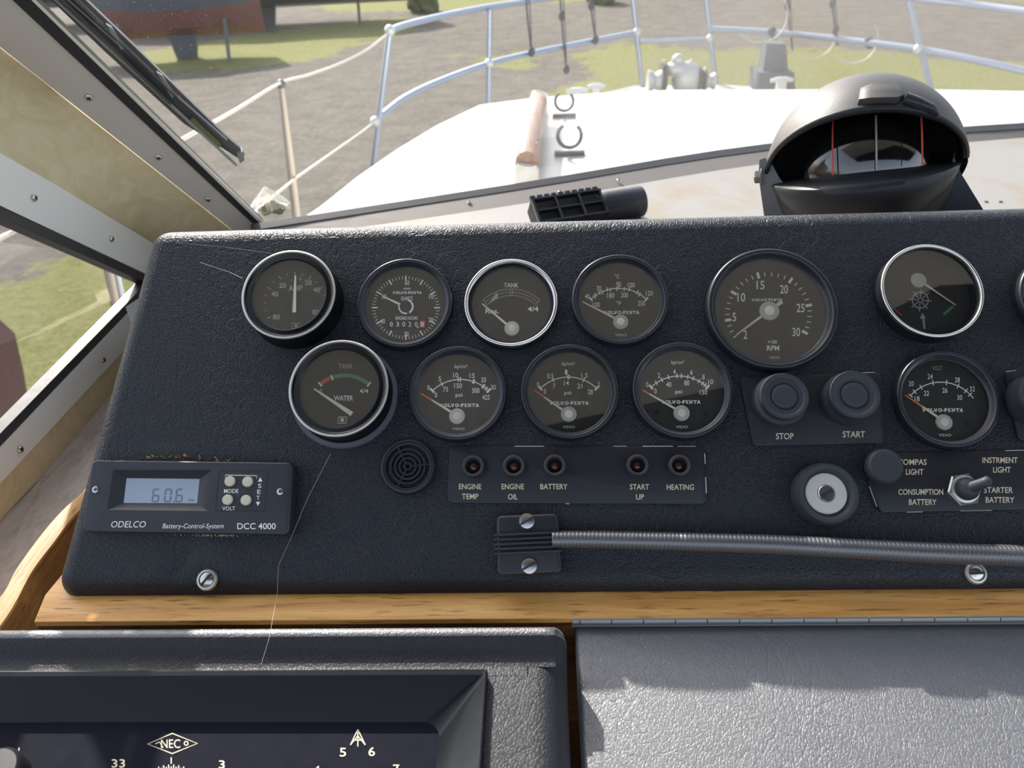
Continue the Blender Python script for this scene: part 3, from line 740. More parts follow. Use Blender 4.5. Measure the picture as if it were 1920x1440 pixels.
def d_hours(p):
    c_ = (761, 577); ky = .94
    for k in range(60):
        maj = k % 5 == 0; p.tick(c_, 53 if maj else 57, 64 if maj else 63, k*6, 2.6 if maj else 1.1, 'white', ky)
    for s, x, y in (('60', 763.5, 530), ('10', 809, 556), ('50', 720, 556), ('20', 808, 599.5), ('40', 717.5, 602), ('30', 762, 626)): p.text(s, x, y, 9, 8.5)
    p.text('min', 763.5, 540.6, 5.2, 12); p.slab('VOLVO-PENTA', 764, 549, 55, 4.6); p.text('QUARTZ', 763, 559.5, 7, 22)
    p.text('ENGINE HOURS', 762.6, 596.5, 6.4, 41)
    for k, ch in enumerate('03020'):
        x = 734+k*11.6; p.poly([(x-5, 602), (x+5, 602), (x+5, 614), (x-5, 614)], 'plastic_dark'); p.text(ch, x, 608, 8.5, 5.5)
    p.poly([(787, 602), (797, 602), (797, 614), (787, 614)], 'red'); p.text('8', 792, 608, 9, 6)
    p.arc((761, 575), 13, 20, 150, 3.2, 'white', 16); p.arc((761, 575), 13, 170, 290, 2.6, 'white', 16); p.disc((783.5, 614), 1.6)
gauge('hour_meter', 'engine hour meter reading 03020 with minute ticks all round its dial', (758, 566), 90, .0075, 'black', .0010, d_hours,
      ((750, 571), (717.5, 555.5), 4.5, 2.2), None)
def d_tank(p):
    m_ = 'grey'; c_ = (959, 622)
    p.text('TANK', 958.5, 534.5, 8.5, 27, 'white'); p.text('4/4', 999.5, 579, 9, 20, 'white', .015); p.text('Res.', 922.7, 583, 9, 25, 'white', .015)
    p.arc(c_, 80, -42, 42, 1.1, m_); p.arc(c_, 74, -42, 42, 1.0, m_); p.arc(c_, 68, -42, 42, 1.1, m_)
    for a in (-42, 42, -1.5, 1.5, -21, -23): p.tick(c_, 68, 80, a, 1.1, m_)
    p.poly([(915, 571), (931, 549), (933, 559)], m_)
gauge('fuel_gauge', 'fuel tank gauge with polished chrome ring, third in the top row', (957.5, 565.5), 88.5, .0075, 'chrome', .0012, d_tank,
      ((952, 610), (904, 569.5), 4.4, 2), (959.7, 615, 14.2))
def d_temp(p):
    c_ = (1160, 617)
    p.arc(c_, 76.5, -43, 43, 1.8)
    for s, x, y in (('40', 1101, 555.5), ('70', 1123, 540.5), ('90', 1160, 532.5), ('100', 1183.7, 534), ('120', 1217.5, 549.5), ('100', 1118, 571), ('180', 1145, 553.7), ('200', 1171, 553), ('250', 1202.6, 568.5)):
        p.text(s, x, y, 9.5, 4.6*len(s)-.4)
    p.text('°C', 1157, 518, 7, 9); p.text('°F', 1160, 568.3, 7, 9)
    for a, o in ((-43, 1), (-34, 1), (-28, 1), (-16, 1), (0, 1), (15, 1), (27, 1), (43, 1), (-37, -1), (-24, -1), (-12, -1), (-3, -1), (8, -1), (31, -1)): p.tick(c_, 76.5-(3 if o > 0 else 5), 76.5+(5 if o > 0 else 3), a, 1.8)
    for a in (-43, 43): p.tick(c_, 72, 81, a, 3.4)
    p.slab('VOLVO-PENTA', 1166, 586, 68, 6); p.text('VDO', 1164, 628, 4.6, 22)
    p.disc((1117, 606), 5, 'plastic_dark'); p.disc((1205, 605), 5, 'plastic_dark')
gauge('temperature_gauge', 'coolant temperature gauge marked 40 to 120, fourth in the top row', (1163, 559), 92, .0075, 'black', .0010, d_temp,
      ((1155, 598), (1092.4, 566), 4.6, 2), (1163.8, 602.7, 14.6))
def press(c_, top, bot, unit_x, arcc, vp, vdo, n_up, bolts, half=43.5):
    def d(p):
        p.arc(arcc, 76.5, -half, half, 1.8)
        for s, x, y in top+bot: p.text(s, x, y, 9.5, 4.8*len(s)-.2 if '.' not in s else 11.5)
        p.text('kp/cm²', unit_x[0], unit_x[1], 7, 24); p.text('psi', unit_x[0]+unit_x[4], unit_x[2], 7, 13, 'white', .01)
        for a in n_up: p.tick(arcc, 72.5, 81, a, 2.0)
        for a in (-half, half): p.tick(arcc, 71.5, 82, a, 4)
        p.slab('VOLVO-PENTA', vp[0], vp[1], 75, 6.2); p.text('VDO', vdo[0], vdo[1], 4.8, 22.5)
        for q in bolts: p.disc(q, 5, 'plastic_dark')
    return d
gauge('oil_pressure_gauge', 'pressure gauge reading up to 30, first black one in the lower row', (857.5, 735), 92.5, .0075, 'black', .0010,
      press(0, [('0', 803.5, 726.4), ('5', 824.7, 709.7), ('10', 854.5, 703), ('15', 885.4, 704), ('20', 906.7, 711.8), ('30', 925, 725.8)],
            [('0', 817.5, 740.4), ('75', 835.5, 729.6), ('150', 858.9, 722.9), ('300', 892, 732), ('425', 911.3, 744.7)], (864.7, 686.7, 740, 0, -4), (863.5, 788), (862, 760), (860, 804), (-27, -3, 0, 18, 19.5, 33, 35, 39), [(817, 783), (902, 782)]),
      ((848, 774), (790, 738), 4.6, 2), (856.8, 779.7, 15), tip_orange=.35)
gauge('oil_pressure_gauge', 'pressure gauge reading up to 2, between the two other lower row pressure gauges', (1068, 732), 93.5, .0075, 'black', .0010,
      press(0, [('0', 1009, 720.5), ('0.5', 1032, 704.8), ('1', 1061.5, 697.5), ('1.5', 1096, 703.6), ('2', 1122.7, 720.5)],
            [('0', 1021.8, 733.4), ('7', 1039, 723.4), ('14', 1062, 718), ('21', 1087, 723.4), ('28', 1107, 734.5)], (1065.6, 681.5, 736, 0, -1), (1066, 783.5), (1067.6, 755.8), (1066.7, 800.5), (-22, -1, 1, 22), [(1021, 775), (1110, 778)]),
      ((1058, 771), (1001, 731), 4.6, 2), (1066.5, 776, 15), tip_orange=.35)
gauge('oil_pressure_gauge', 'pressure gauge reading up to 10, left of the stop button', (1280.5, 729.5), 96, .0075, 'black', .0010,
      press(0, [('0', 1213.4, 720.5), ('2', 1235.6, 703.6), ('4', 1264.4, 696.6), ('6', 1296.5, 697.8), ('8', 1319, 706.5), ('10', 1332.4, 715.6)],
            [('0', 1229, 733), ('40', 1254, 720.5), ('80', 1287.8, 717.6), ('150', 1319, 735)], (1270.6, 679, 734, 0, 2), (1273.5, 781.5), (1277, 753.8), (1278.7, 800.5), (-34, -25, -15, -3, 3, 12, 20, 29, 35, 39), [(1232, 773), (1323, 775)]),
      ((1270, 769), (1205, 731.6), 4.6, 2), (1278.4, 774, 15.4), tip_orange=.2)
def d_rpm(p):
    c_ = (1441, 588.5); ky = .965
    maj = [(-125, 2), (-99, 5), (-58, 10), (-14.6, 15), (32.6, 20), (77.7, 25), (118, 30)]
    for (a0, v0), (a1, v1) in zip(maj, maj[1:]):
        n_ = v1-v0 if v0 != 2 else 3
        for k in range(n_): p.tick(c_, 73, 81, a0+(a1-a0)*k/n_, 1.6, 'white', ky)
    for a, v in maj[1:]: p.tick(c_, 71, 83, a, 5, 'white', ky)
    for s, x, y in (('2', 1397.5, 627), ('5', 1376.8, 594), ('10', 1390, 557), ('15', 1426, 534), ('20', 1470, 542), ('25', 1501, 577), ('30', 1492.8, 622)): p.text(s, x, y, 16.5, 7.8*len(s)-.6, 'white', .01)
    p.text('×100', 1448, 641, 6.5, 17, 'white', .012); p.text('RPM', 1449.5, 652.5, 9.5, 23, 'white', .022); p.text('VDO', 1451.8, 670.5, 4.8, 20)
    p.slab('VOLVO-PENTA', 1438.8, 562.4, 58, 4.6); p.disc((1399, 588), 5, 'plastic_dark'); p.disc((1482, 587), 5, 'plastic_dark')
rt_root, rfr, rRa = gauge('rev_counter', 'large engine rev counter marked up to 30, biggest gauge of all', (1449.5, 575.5), 124.5, .0085, 'black', .0010, d_rpm,
      ((1443, 582), (1380.7, 628), 6, 2), (1443, 582, 19), ratio=.84)
mesh_obj('needle_tail', needle_bm((1443, 582), (1466, 566), 4, 8, .002, rfr, .0004), 'needle', rt_root)
def d_rud(p):
    c_ = (1725.5, 562.7)
    p.ring(c_, 15, 2.4, 'grey'); p.ring(c_, 4, 1.6, 'grey', 16)
    for a in range(0, 360, 45): p.tick(c_, 4, 21.5, a+5, 2.2, 'grey', 1)
    p.line((1733.6, 617), (1731, 596), 4.5, 'grey'); p.poly([(1724.5, 598), (1729.5, 586), (1736, 597)], 'grey')
    p.line((1769, 590), (1787.6, 574), 5, 'green'); p.line((1676, 579), (1692, 592), 2.5, 'red')
gauge('rudder_indicator', 'deep rudder angle indicator with chrome ring and ship wheel symbol', (1749, 543), 96.5, .0115, 'deep', .0012, d_rud,
      ((1725, 527), (1791.5, 572.4), 4.2, 1.6), (1723, 524.6, 15))
def d_volt(p):
    c_ = (1764, 793); r = 76.5
    p.arc(c_, r, -48, 53, 1.8)
    for s, x, y in (('20', 1708.5, 719), ('24', 1744, 705.7), ('28', 1795, 712), ('32', 1823, 729), ('18', 1719.5, 747.4), ('22', 1737, 737), ('26', 1771.5, 731.6), ('30', 1799.5, 745)): p.text(s, x, y, 9.8, 9.6)
    p.text('VOLT', 1757, 690, 8.5, 19, 'grey')
    for a in (-48, -40, -29, -11, 8, 25, 38, 46): p.tick(c_, r-5, r+5, a, 1.8)
    p.slab('VOLVO-PENTA', 1768, 769, 78, 6.4); p.text('VDO', 1771.5, 815.8, 5, 23.5); p.disc((1813, 795), 5, 'plastic_dark')
gauge('voltmeter', 'voltmeter with an orange-tipped needle, under the rudder indicator', (1779, 746.5), 97.5, .0075, 'black', .0010, d_volt,
      ((1762, 785), (1696.5, 741), 4.8, 2), (1771.5, 791, 15.5), tip_orange=.5)
# washer ring under the water gauge
def d_water(p):
    c_ = (646, 775)
    p.arc(c_, 71, -39, -21, 7, 'red', 8); p.arc(c_, 71, -19, 39, 7, 'green', 20)
    for a in (-40, -19.5, 40): p.tick(c_, 66, 76, a, 2.6, 'white')
    p.text('TANK', 648.3, 686.4, 9, 27, 'grey', .02); p.text('WATER', 644, 746, 9.5, 36, 'white', .018); p.text('R', 602.8, 732.5, 8, 7, 'grey', .02); p.text('4/4', 682.4, 733, 8.5, 16, 'white', .01)
    p.path([(635, 782), (650, 782), (648.5, 793.5), (633.5, 793.5)], 1.4, 'white', True)
    for a in (0, 45, 90, 135): p.line((641.6-4*math.cos(R(a)), 787.6-4*math.sin(R(a))), (641.6+4*math.cos(R(a)), 787.6+4*math.sin(R(a))), 1.5)
wr, wfr, wRa = gauge('water_gauge', 'water tank gauge with red and green band and thick white needle', (634, 726.5), 93.3, .017, 'tall', .0135, d_water,
      ((660, 776.5), (589, 729), 8.5, 2.5), None, 'needle_w', ratio=.80)
q = wfr.uv(647, 745, 0); bm = bmesh.new(); lathe(bm, [(wRa*1.10, .0001), (wRa*1.10, .0014), (wRa*1.075, .0024), (wRa*1.0, .0024), (wRa*.95, .001)], 64, (q.x*.6, q.y*.6, 0))
mesh_obj('mounting_ring', bm, 'lilac', wr, smooth=40, label='worn lilac-grey mounting ring')
# gauge cut by the right edge, above the third plate
def d_none(p): p.arc((1990, 560), 60, -50, 50, 1.6); p.text('VDO', 1990, 600, 5, 22)
gauge('edge_gauge', 'black gauge mostly cut off by the right edge of the photo', (2004, 556), 92, .0075, 'black', .0010, d_none, ((1990, 600), (1950, 560), 4, 2), (1990, 600, 15))

# ------------------------------------------------------------------ plates with lettering
def plate(name, label, pts, rc, zt=.0016, mat='plate', worn=None):
    cx = sum(p[0] for p in pts)/len(pts); cy = sum(p[1] for p in pts)/len(pts); fr = PF.sub(cx, cy)
    root = thing(name, label, 'plate', fr.mat()); bm = bmesh.new()
    rslab(bm, [tuple(fr.uv(x, y, zt)) for x, y in pts], rc, .0003, 0, zt, 2); pb = mesh_obj('plate', bm, mat, root, smooth=30)
    if worn:
        pr = Print(fr, zt+.00008, ['edge_white'])
        for a, b, w_ in worn: pr.line(a, b, w_, 'edge_white')
        pr.done(pb, 'worn_edge')
    return root, fr, pb
p1, f1, pb1 = plate('warning_light_plate', 'long engraved black plate with five warning lights', [(843, 836), (1319, 836), (1326, 945), (838, 943)], .004,
    worn=[((965, 836.6), (1020, 836.6), 1.2), ((1150, 836.6), (1175, 836.6), 1), ((1205, 836.6), (1262, 836.6), 1.4), ((1270, 836.8), (1305, 836.8), 1), ((1321, 850), (1322.5, 870), 1.4), ((1323, 895), (1324.5, 925), 1.6), ((1060, 944.5), (1068, 944.5), 1)])
pr = Print(f1, .0017, ['cream'])
for s, x, y, w_ in (('ENGINE', 881.5, 912, 42), ('TEMP', 881.5, 930.5, 31), ('ENGINE', 961.5, 912, 42), ('OIL', 961.5, 931, 18), ('BATTERY', 1038.5, 912, 51), ('START', 1199, 912.5, 36), ('UP', 1200, 931.5, 15), ('HEATING', 1275.5, 913, 51)): pr.text(s, x, y, 10.5, w_, 'cream', .012)
pr.done(pb1, 'lettering')
M['bulb'] = plain('bulb_red_brown', (.045, .014, .010), .15, spec=.6)
names = ['ENGINE TEMP', 'ENGINE OIL', 'BATTERY', 'START UP', 'HEATING']
for (x, y), nm in zip(((886.5, 873.5), (963, 873), (1040, 872), (1196, 871.5), (1275, 872)), names):
    fr = PF.sub(x, y, .006); k = (PF.uv(x+1, y, .006)-PF.uv(x, y, .006)).length*21
    root = thing('warning_light', 'unlit recessed warning light above the lettering '+nm, 'light', fr.mat(), 'warning lights on the long plate')
    bm = bmesh.new(); lathe(bm, [(k*1.02, .0014), (k*1.03, .0035), (k*1.0, .0055), (k*.9, .0066), (k*.78, .0066), (k*.68, .0055), (k*.62, .0018), (k*.62, .0016)], 40); mesh_obj('rubber_collar', bm, 'rubber', root, smooth=60)
    bm = bmesh.new(); lathe(bm, [(k*.62, .0018), (k*.45, .0024), (k*.38, .0030), (k*.2, .0036), (.0001, .0038)], 28); mesh_obj('lens', bm, 'bulb', root, smooth=True)
p2, f2, pb2 = plate('push_button_plate', 'slanted black plate under the rev counter marked STOP and START', [(1386, 707), (1653, 697), (1657, 831), (1412, 836)], .003,
    worn=[((1585, 700), (1640, 698), 1)])
pr = Print(f2, .0017, ['cream']); pr.text('STOP', 1471.5, 817.5, 12, 33, 'cream', .012); pr.text('START', 1601, 814, 12, 42, 'cream', .012); pr.done(pb2, 'lettering')
for (bx, by), rb, (cx, cy), rc_, nm in (((1459, 754), 50, (1471.8, 742.3), 46, 'STOP'), ((1590, 751), 49.5, (1604, 739.5), 48, 'START')):
    H = .0155; fr = PF.sub(cx, cy, H)
    rb *= (PF.uv(bx+1, by)-PF.uv(bx, by)).length; rc_ *= (PF.uv(cx+1, cy, H)-PF.uv(cx, cy, H)).length
    root = thing('push_button', 'round black rubber push button above the word '+nm, 'button', fr.mat(), 'engine push buttons')
    bm = bmesh.new(); lathe(bm, [(rb*1.02, .0014), (rb*1.03, .004), (rb*.98, .008), (rc_*.96, .0095), (rc_*.955, .0105), (rc_, .0115), (rc_, H*.93), (rc_*.97, H), (rc_*.86, H), (rc_*.80, H*.965), (rc_*.76, H*.93), (rc_*.60, H*.92), (rc_*.57, H*.88), (rc_*.54, H*.88)], 64)
    mesh_obj('collar', bm, 'rubber', root, smooth=40)
    bm = bmesh.new(); lathe(bm, [(rc_*.54, H*.80), (rc_*.52, H*.93), (rc_*.46, H*.97), (rc_*.25, H*.96), (.0001, H*.955)], 48); mesh_obj('button', bm, 'rubber', root, smooth=50)
p3, f3, pb3 = plate('switch_plate', 'black switch plate lettered for compass light and starter battery, lower right', [(1628, 905), (1637, 850), (2080, 838), (2080, 952), (1651, 961)], .003,
    worn=[((1630, 912), (1644, 950), 1.3), ((1700, 960.3), (1730, 959.8), 1), ((1885, 845), (1920, 844), 1.2), ((1800, 958), (1860, 957), .8)])
pr = Print(f3, .0017, ['cream'])
for s, x, y, w_ in (('COMPAS', 1710.5, 866, 54), ('LIGHT', 1715, 884.5, 33), ('CONSUMPTION', 1726.5, 922, 84), ('BATTERY', 1730, 941, 52), ('INSTRMENT', 1875, 862.5, 66), ('LIGHT', 1878.5, 880.5, 33), ('STARTER', 1872, 918.5, 54), ('BATTERY', 1875, 937, 54)): pr.text(s, x, y, 11, w_, 'cream', .012)
pr.done(pb3, 'lettering')
# compass light push knob
H = .015; fr = PF.sub(1662, 873, H); k = 34.5*(PF.uv(1663, 873, H)-PF.uv(1662, 873, H)).length
root = thing('light_knob', 'smooth round grey rubber knob left of the lettering COMPAS LIGHT', 'knob', fr.mat()); bm = bmesh.new()
lathe(bm, [(k*.7, .0014), (k*.72, H*.55), (k*.98, H*.62), (k, H*.78), (k*.96, H*.93), (k*.84, H), (k*.80, H*.985), (k*.4, H*1.02), (.0001, H*1.03)], 48); mesh_obj('cap', bm, 'rubber', root, smooth=50)
# toggle switch
fr = PF.sub(1807, 918, .003); k = (PF.uv(1808, 918, .003)-PF.uv(1807, 918, .003)).length
root = thing('toggle_switch', 'rubber-booted toggle switch with hexagonal steel nut, tipped to the right', 'switch', fr.mat())
bm = bmesh.new(); rot = Matrix.Rotation(R(8), 4, 'Z')
lathe(bm, [(33*k, .0014), (33*k, .0038), (30*k, .0045), (22*k, .0045)], 6, mat=rot); mesh_obj('hexagonal_nut', bm, 'steel', root)
bm = bmesh.new(); lathe(bm, [(26*k, .0045), (26*k, .0052), (23*k, .0056), (20*k, .0056)], 40); mesh_obj('washer', bm, 'satin', root, smooth=40)
bm = bmesh.new(); lathe(bm, [(22*k, .0045), (21.5*k, .008), (17*k, .0105), (9*k, .012), (.0001, .0125)], 36)
tube(bm, [(0, 0, .009), (7*k, 3*k, .0125), (17*k, 7*k, .016), (22*k, 9*k, .0175), (25*k, 10*k, .0184)], [12*k, 10.5*k, 10*k, 10.5*k, 5*k], 20); mesh_obj('rubber_boot', bm, 'rubber', root, smooth=60)
# ignition key switch
H = .011; fr = PF.sub(1554, 925, H); k = (PF.uv(1555, 925, H)-PF.uv(1554, 925, H)).length
root = thing('ignition_switch', 'round ignition key switch with grey metal face and key slot', 'switch', fr.mat())
bm = bmesh.new(); q = fr.uv(1548, 927, 0)
rings = [(61*k, 0, 0), (62*k, .004, 0), (60*k, .0085, .6), (56*k, H, 1), (50*k, H, 1), (46*k, H*.9, 1), (42*k, H*.72, 1), (40*k, H*.7, 1), (39*k, H*.7, 1)]
lathe(bm, [(r_, z_) for r_, z_, _ in rings], 56); mesh_obj('rubber_surround', bm, 'rubber', root, smooth=50)
bm = bmesh.new(); lathe(bm, [(39.5*k, H*.5), (39.5*k, H*.78), (38*k, H*.82), (17*k, H*.82), (16.5*k, H*.74), (16*k, H*.74)], 48, (-2*k, 1*k, 0)); face = mesh_obj('metal_face', bm, 'galv', root, smooth=30)
bm = bmesh.new(); lathe(bm, [(15.8*k, H*.7), (15.8*k, H*.84), (14.5*k, H*.87), (.0001, H*.87)], 40, (-2*k, 1*k, 0)); bl = mesh_obj('lock_barrel', bm, 'steel', root, smooth=30)
bm = bmesh.new(); ms = T(-2*k, 1*k, 0) @ Matrix.Rotation(R(28), 4, 'Z'); box(bm, -13*k, 13*k, -3*k, 3*k, H*.86, H*.885, 0, ms); box(bm, -13*k, -4*k, -5*k, 1*k, H*.86, H*.887, 0, ms); mesh_obj('keyway', bm, 'slot', bl)
pr = Print(fr, H*.825, ['edge_white']); pr.line((1536, 896), (1541, 904), 2, 'edge_white'); pr.line((1574, 912), (1577, 921), 1.6, 'edge_white'); pr.line((1579, 911), (1582, 920), 1.6, 'edge_white'); pr.text('S', 1581, 930, 8, 7, 'edge_white', rot=80); pr.text('0', 1526, 935, 8, 6, 'edge_white', rot=-60); pr.done(face)
# third plate with knob at the very right
p4, f4, pb4 = plate('edge_plate', 'black plate cut off by the right edge, beside the voltmeter', [(1884, 695), (2100, 690), (2100, 822), (1909, 826)], .003, worn=[((1886, 697), (1905, 694.5), 1)])
fr = PF.sub(1962, 742, .0155); k = (PF.uv(1963, 742, .0155)-PF.uv(1962, 742, .0155)).length
root = thing('edge_button', 'black rubber push button at the right edge, beside the voltmeter', 'button', fr.mat()); bm = bmesh.new(); H = .0155
rc_ = 48*k; lathe(bm, [(rc_*1.08, .0014), (rc_*1.08, .005), (rc_*.97, .0095), (rc_, .0115), (rc_, H*.93), (rc_*.97, H), (rc_*.86, H), (rc_*.76, H*.93), (rc_*.6, H*.92), (.0001, H*.9)], 56); mesh_obj('collar', bm, 'rubber', root, smooth=40)

# ------------------------------------------------------------------ buzzer grille
fr = PF.sub(764.5, 874.5, .003); k = (PF.uv(765, 874, .003)-PF.uv(764, 874, .003)).length
root = thing('buzzer', 'small round black alarm buzzer with concentric grille rings', 'buzzer', fr.mat())
bm = bmesh.new(); lathe(bm, [(53*k, 0), (52*k, .003), (50*k, .0042), (46*k, .0045), (44*k, .0036), (41*k, .0034), (40*k, .001)], 56); mesh_obj('rim', bm, 'plastic', root, smooth=30)
mesh_obj('backing', disc_bm(41*k, .0006), 'slot', root)
for i, (ra, rb_) in enumerate(((34, 30), (26, 21.5), (17.5, 13.5), (8, 4.5))):
    bm = bmesh.new(); lathe(bm, [(ra*k, .0008), (ra*k, .0036), (rb_*k, .0036), (rb_*k, .0008)], 48); mesh_obj('grille_ring', bm, 'plastic', root)
for a in (5, 118, 245):
    bm = bmesh.new(); box(bm, 5*k, 42*k, -1.6*k, 1.6*k, .001, .0034, 0, Matrix.Rotation(R(a), 4, 'Z')); mesh_obj('grille_spoke', bm, 'plastic', root)

# ------------------------------------------------------------------ gooseneck lamp with its clamp
fr = PF.sub(990, 1020, .008)
lamp = thing('gooseneck_lamp', 'flexible metal gooseneck lamp arm lying across the console from its ribbed black foot', 'lamp', fr.mat())
bm = bmesh.new()
g = lambda x, y, h: fr.uv(x, y, h)
rslab(bm, [tuple(g(*q, .009)) for q in ((930, 966), (1046, 961), (1055, 1075), (932, 1081))], .003, .002, 0, .0085, 3); ft = mesh_obj('foot', bm, 'plastic', lamp, smooth=40)
for i in range(5):
    y0 = 1001+i*8.8; bm = bmesh.new()
    pts = [tuple(g(*q, .0115)) for q in ((925, y0), (1053, y0-6), (1053, y0-1.5), (925, y0+4.5))]; rslab(bm, pts, .0004, .0004, .008, .0115, 2, seg=2); mesh_obj('rib', bm, 'plastic', lamp, smooth=40)
for (x, y) in ((988, 977), (992.5, 1061)):
    q = g(x, y, .009); screw(lamp, (q.x, q.y, .0085), 14.5*k, 28, 'slot', .0018)
path = [(1035, 1012, .0085), (1100, 1012, .0085), (1200, 1014, .010), (1300, 1016.5, .012), (1450, 1021, .013), (1600, 1029, .014), (1760, 1037, .015), (1920, 1042, .016), (2150, 1048, .018), (2450, 1050, .016)]
pp_ = []
for x, y, h_ in path: q = g(x, y, h_); pp_.append((q.x, q.y, h_))
sp = smoothpath(pp_, 60)
# resample evenly and cut helical ribs
ds = [0]
for a, b in zip(sp, sp[1:]): ds.append(ds[-1]+(b-a).length)
tot = ds[-1]; pitch = .0022; n_ = int(tot/pitch*6); pts = []; rad = []; j = 0
for i in range(n_+1):
    d = tot*i/n_
    while j < len(ds)-2 and ds[j+1] < d: j += 1
    t_ = (d-ds[j])/(ds[j+1]-ds[j]); pts.append(sp[j].lerp(sp[j+1], t_)); ph = (i % 6)/6
    rad.append(.0047+(.0003*abs(math.sin(math.pi*ph))**.6)+ .0011*(d/tot))
bm = bmesh.new(); tube(bm, pts, rad, 16); mesh_obj('flexible_arm', bm, 'gooseneck', lamp, smooth=60)

# ------------------------------------------------------------------ battery control unit
zt = .0075
fr = PF.sub(350, 930, zt); g = lambda x, y, h=zt: fr.uv(x, y, h)
bcu = thing('battery_monitor', 'rectangular black battery monitor with grey display reading 60.6', 'monitor', fr.mat())
OUT = [(172, 862), (549, 867), (542, 1003), (153, 997)]; WIN = [(212, 880.5), (398, 881), (389, 958), (201, 956)]; LCD = [(237.5, 896.5), (374.5, 898), (369.7, 943.7), (232, 943)]
bm = bmesh.new()
ol = roundpoly(ccw([tuple(g(*q)) for q in OUT]), .0035, 6); il = ccw([tuple(g(*q)) for q in WIN])
re = .0012; loops = [[bm.verts.new((p.x, p.y, 0)) for p, n in ol]]
for kk in range(5):
    t_ = math.pi/2*kk/4; d = re*(1-math.cos(t_)); loops.append([bm.verts.new((p.x-n.x*d, p.y-n.y*d, zt-re+re*math.sin(t_))) for p, n in ol])
N = len(ol)
for a, b in zip(loops, loops[1:]):
    for kk in range(N): bm.faces.new((a[kk], a[(kk+1) % N], b[(kk+1) % N], b[kk]))
inn = [bm.verts.new((x, y, zt)) for x, y in il]
ed = [bm.edges.new((inn[i], inn[(i+1) % 4])) for i in range(4)]
oe = [bm.edges.get((loops[-1][i], loops[-1][(i+1) % N])) for i in range(N)]
bmesh.ops.triangle_fill(bm, edges=ed+oe, use_beauty=True)
lo = ccw([tuple(g(*q, zt-.004)) for q in LCD]); lv = [bm.verts.new((x, y, zt-.004)) for x, y in lo]
for i in range(4): bm.faces.new((inn[i], inn[(i+1) % 4], lv[(i+1) % 4], lv[i]))
M['bcu'] = plain('monitor_plastic', (.026, .029, .037), .42)
case = mesh_obj('case', bm, 'bcu', bcu, smooth=25)
bm = bmesh.new(); bm.faces.new([bm.verts.new((x, y, zt-.0039)) for x, y in lo]); disp = mesh_obj('display', bm, 'lcd', bcu, label='grey liquid crystal display')
pr = Print(fr, zt-.0038, ['lcd_digit'])
def seg7(cx, cy, w_, h_, segs):
    A = {'a': ((-1, 1), (1, 1)), 'b': ((1, 1), (1, 0)), 'c': ((1, 0), (1, -1)), 'd': ((-1, -1), (1, -1)), 'e': ((-1, 0), (-1, -1)), 'f': ((-1, 1), (-1, 0)), 'g': ((-1, 0), (1, 0))}
    for s in segs:
        (x0, y0), (x1, y1) = A[s]; sh = .12*w_
        a = V((cx+x0*w_/2+y0*sh, cy-y0*h_/2)); b = V((cx+x1*w_/2+y1*sh, cy-y1*h_/2)); d = (b-a)*.08; pr.line(a+d, b-d, 2.8, 'lcd_digit')
seg7(292, 929, 11, 23, 'afgedc'); seg7(315, 929, 11, 23, 'abcdef'); seg7(336, 929, 11, 23, 'afgedc'); pr.disc((326, 941), 1.7, 'lcd_digit'); pr.text('Ah', 358, 937.5, 5, 11, 'lcd_digit'); pr.done(disp, 'digits')
pr = Print(fr, zt+.0001, ['white'])
pr.text('ODELCO', 241, 982.6, 12.5, 65, 'white', .0, .25); pr.text('Battery-Control-System', 362, 985.8, 9.5, 115, 'white', 0, .25); pr.text('DCC 4000', 481, 986.2, 12, 72)
pr.text('MODE', 433.5, 920.4, 8, 27); pr.text('VOLT', 428.8, 953, 7.6, 24)
for s, x, y in (('S', 487, 910.6), ('E', 485.5, 921.8), ('T', 484, 933.3)): pr.text(s, x, y, 8.2, 6)
pr.poly([(483.5, 903), (492, 903), (488, 895)]); pr.poly([(480, 941), (488, 941), (483.5, 948.5)])
pr.path([(423, 896), (423, 890.5), (481.5, 892), (481.5, 897)], 1.2)
pr.path([(415, 883), (498, 883), (502, 887), (496, 954), (492, 958), (407, 957.5), (403.5, 953), (411, 887)], 1.3, 'slot', True)
pr.done(case, 'lettering')
for x, y in ((430.4, 902), (463.6, 903), (426, 936.7), (460.5, 937.6)):
    q = g(x, y, zt+.0015); k2_ = (g(x+1, y)-g(x, y)).length*9.6; bm = bmesh.new(); lathe(bm, [(k2_, zt), (k2_, zt+.0014), (k2_*.85, zt+.0019), (.0001, zt+.002)], 28, (q.x, q.y, 0)); mesh_obj('button', bm, 'button', bcu, smooth=40, label='small round cream button')
for x, y, a in ((179.8, 918, 10), (525.8, 921.8, 40)):
    q = g(x, y); screw(bcu, (q.x, q.y, zt-.0002), .0021, a, 'cross', .0011)
# torn vinyl above and below the monitor, showing foam
fr2 = PF.sub(310, 856); bm = bmesh.new()
up_ = [(255, 862), (262, 855), (280, 851), (305, 849.5), (330, 850), (350, 852), (380, 855), (410, 858), (440, 861)]
prism(bm, [V((*fr2.uv(x, y, .0004), .0004)) for x, y in up_+[(440, 872), (255, 872)]], V((0, 0, -.0006)), 0)
for i in range(90):
    x = random.uniform(262, 430); y = 852+abs(x-320)*.06+random.uniform(1, 7); a = fr2.uv(x, y, .001); b = fr2.uv(x+random.uniform(-5, 5), y+random.uniform(-4, 3), .001)
    tube(bm, [(a.x, a.y, .0006), (b.x, b.y, .0016)], .00016, 4, 1 if random.random() < .35 else 2)
for i in range(46):
    x = random.gauss(400, 26); a = fr2.uv(x, 1001+random.uniform(-2, 1), .001); b = fr2.uv(x+random.uniform(-6, 6), 1005+random.uniform(-2, 2), .001)
    tube(bm, [(a.x, a.y, .0003), (b.x, b.y, .0008)], .00016, 4, 1)
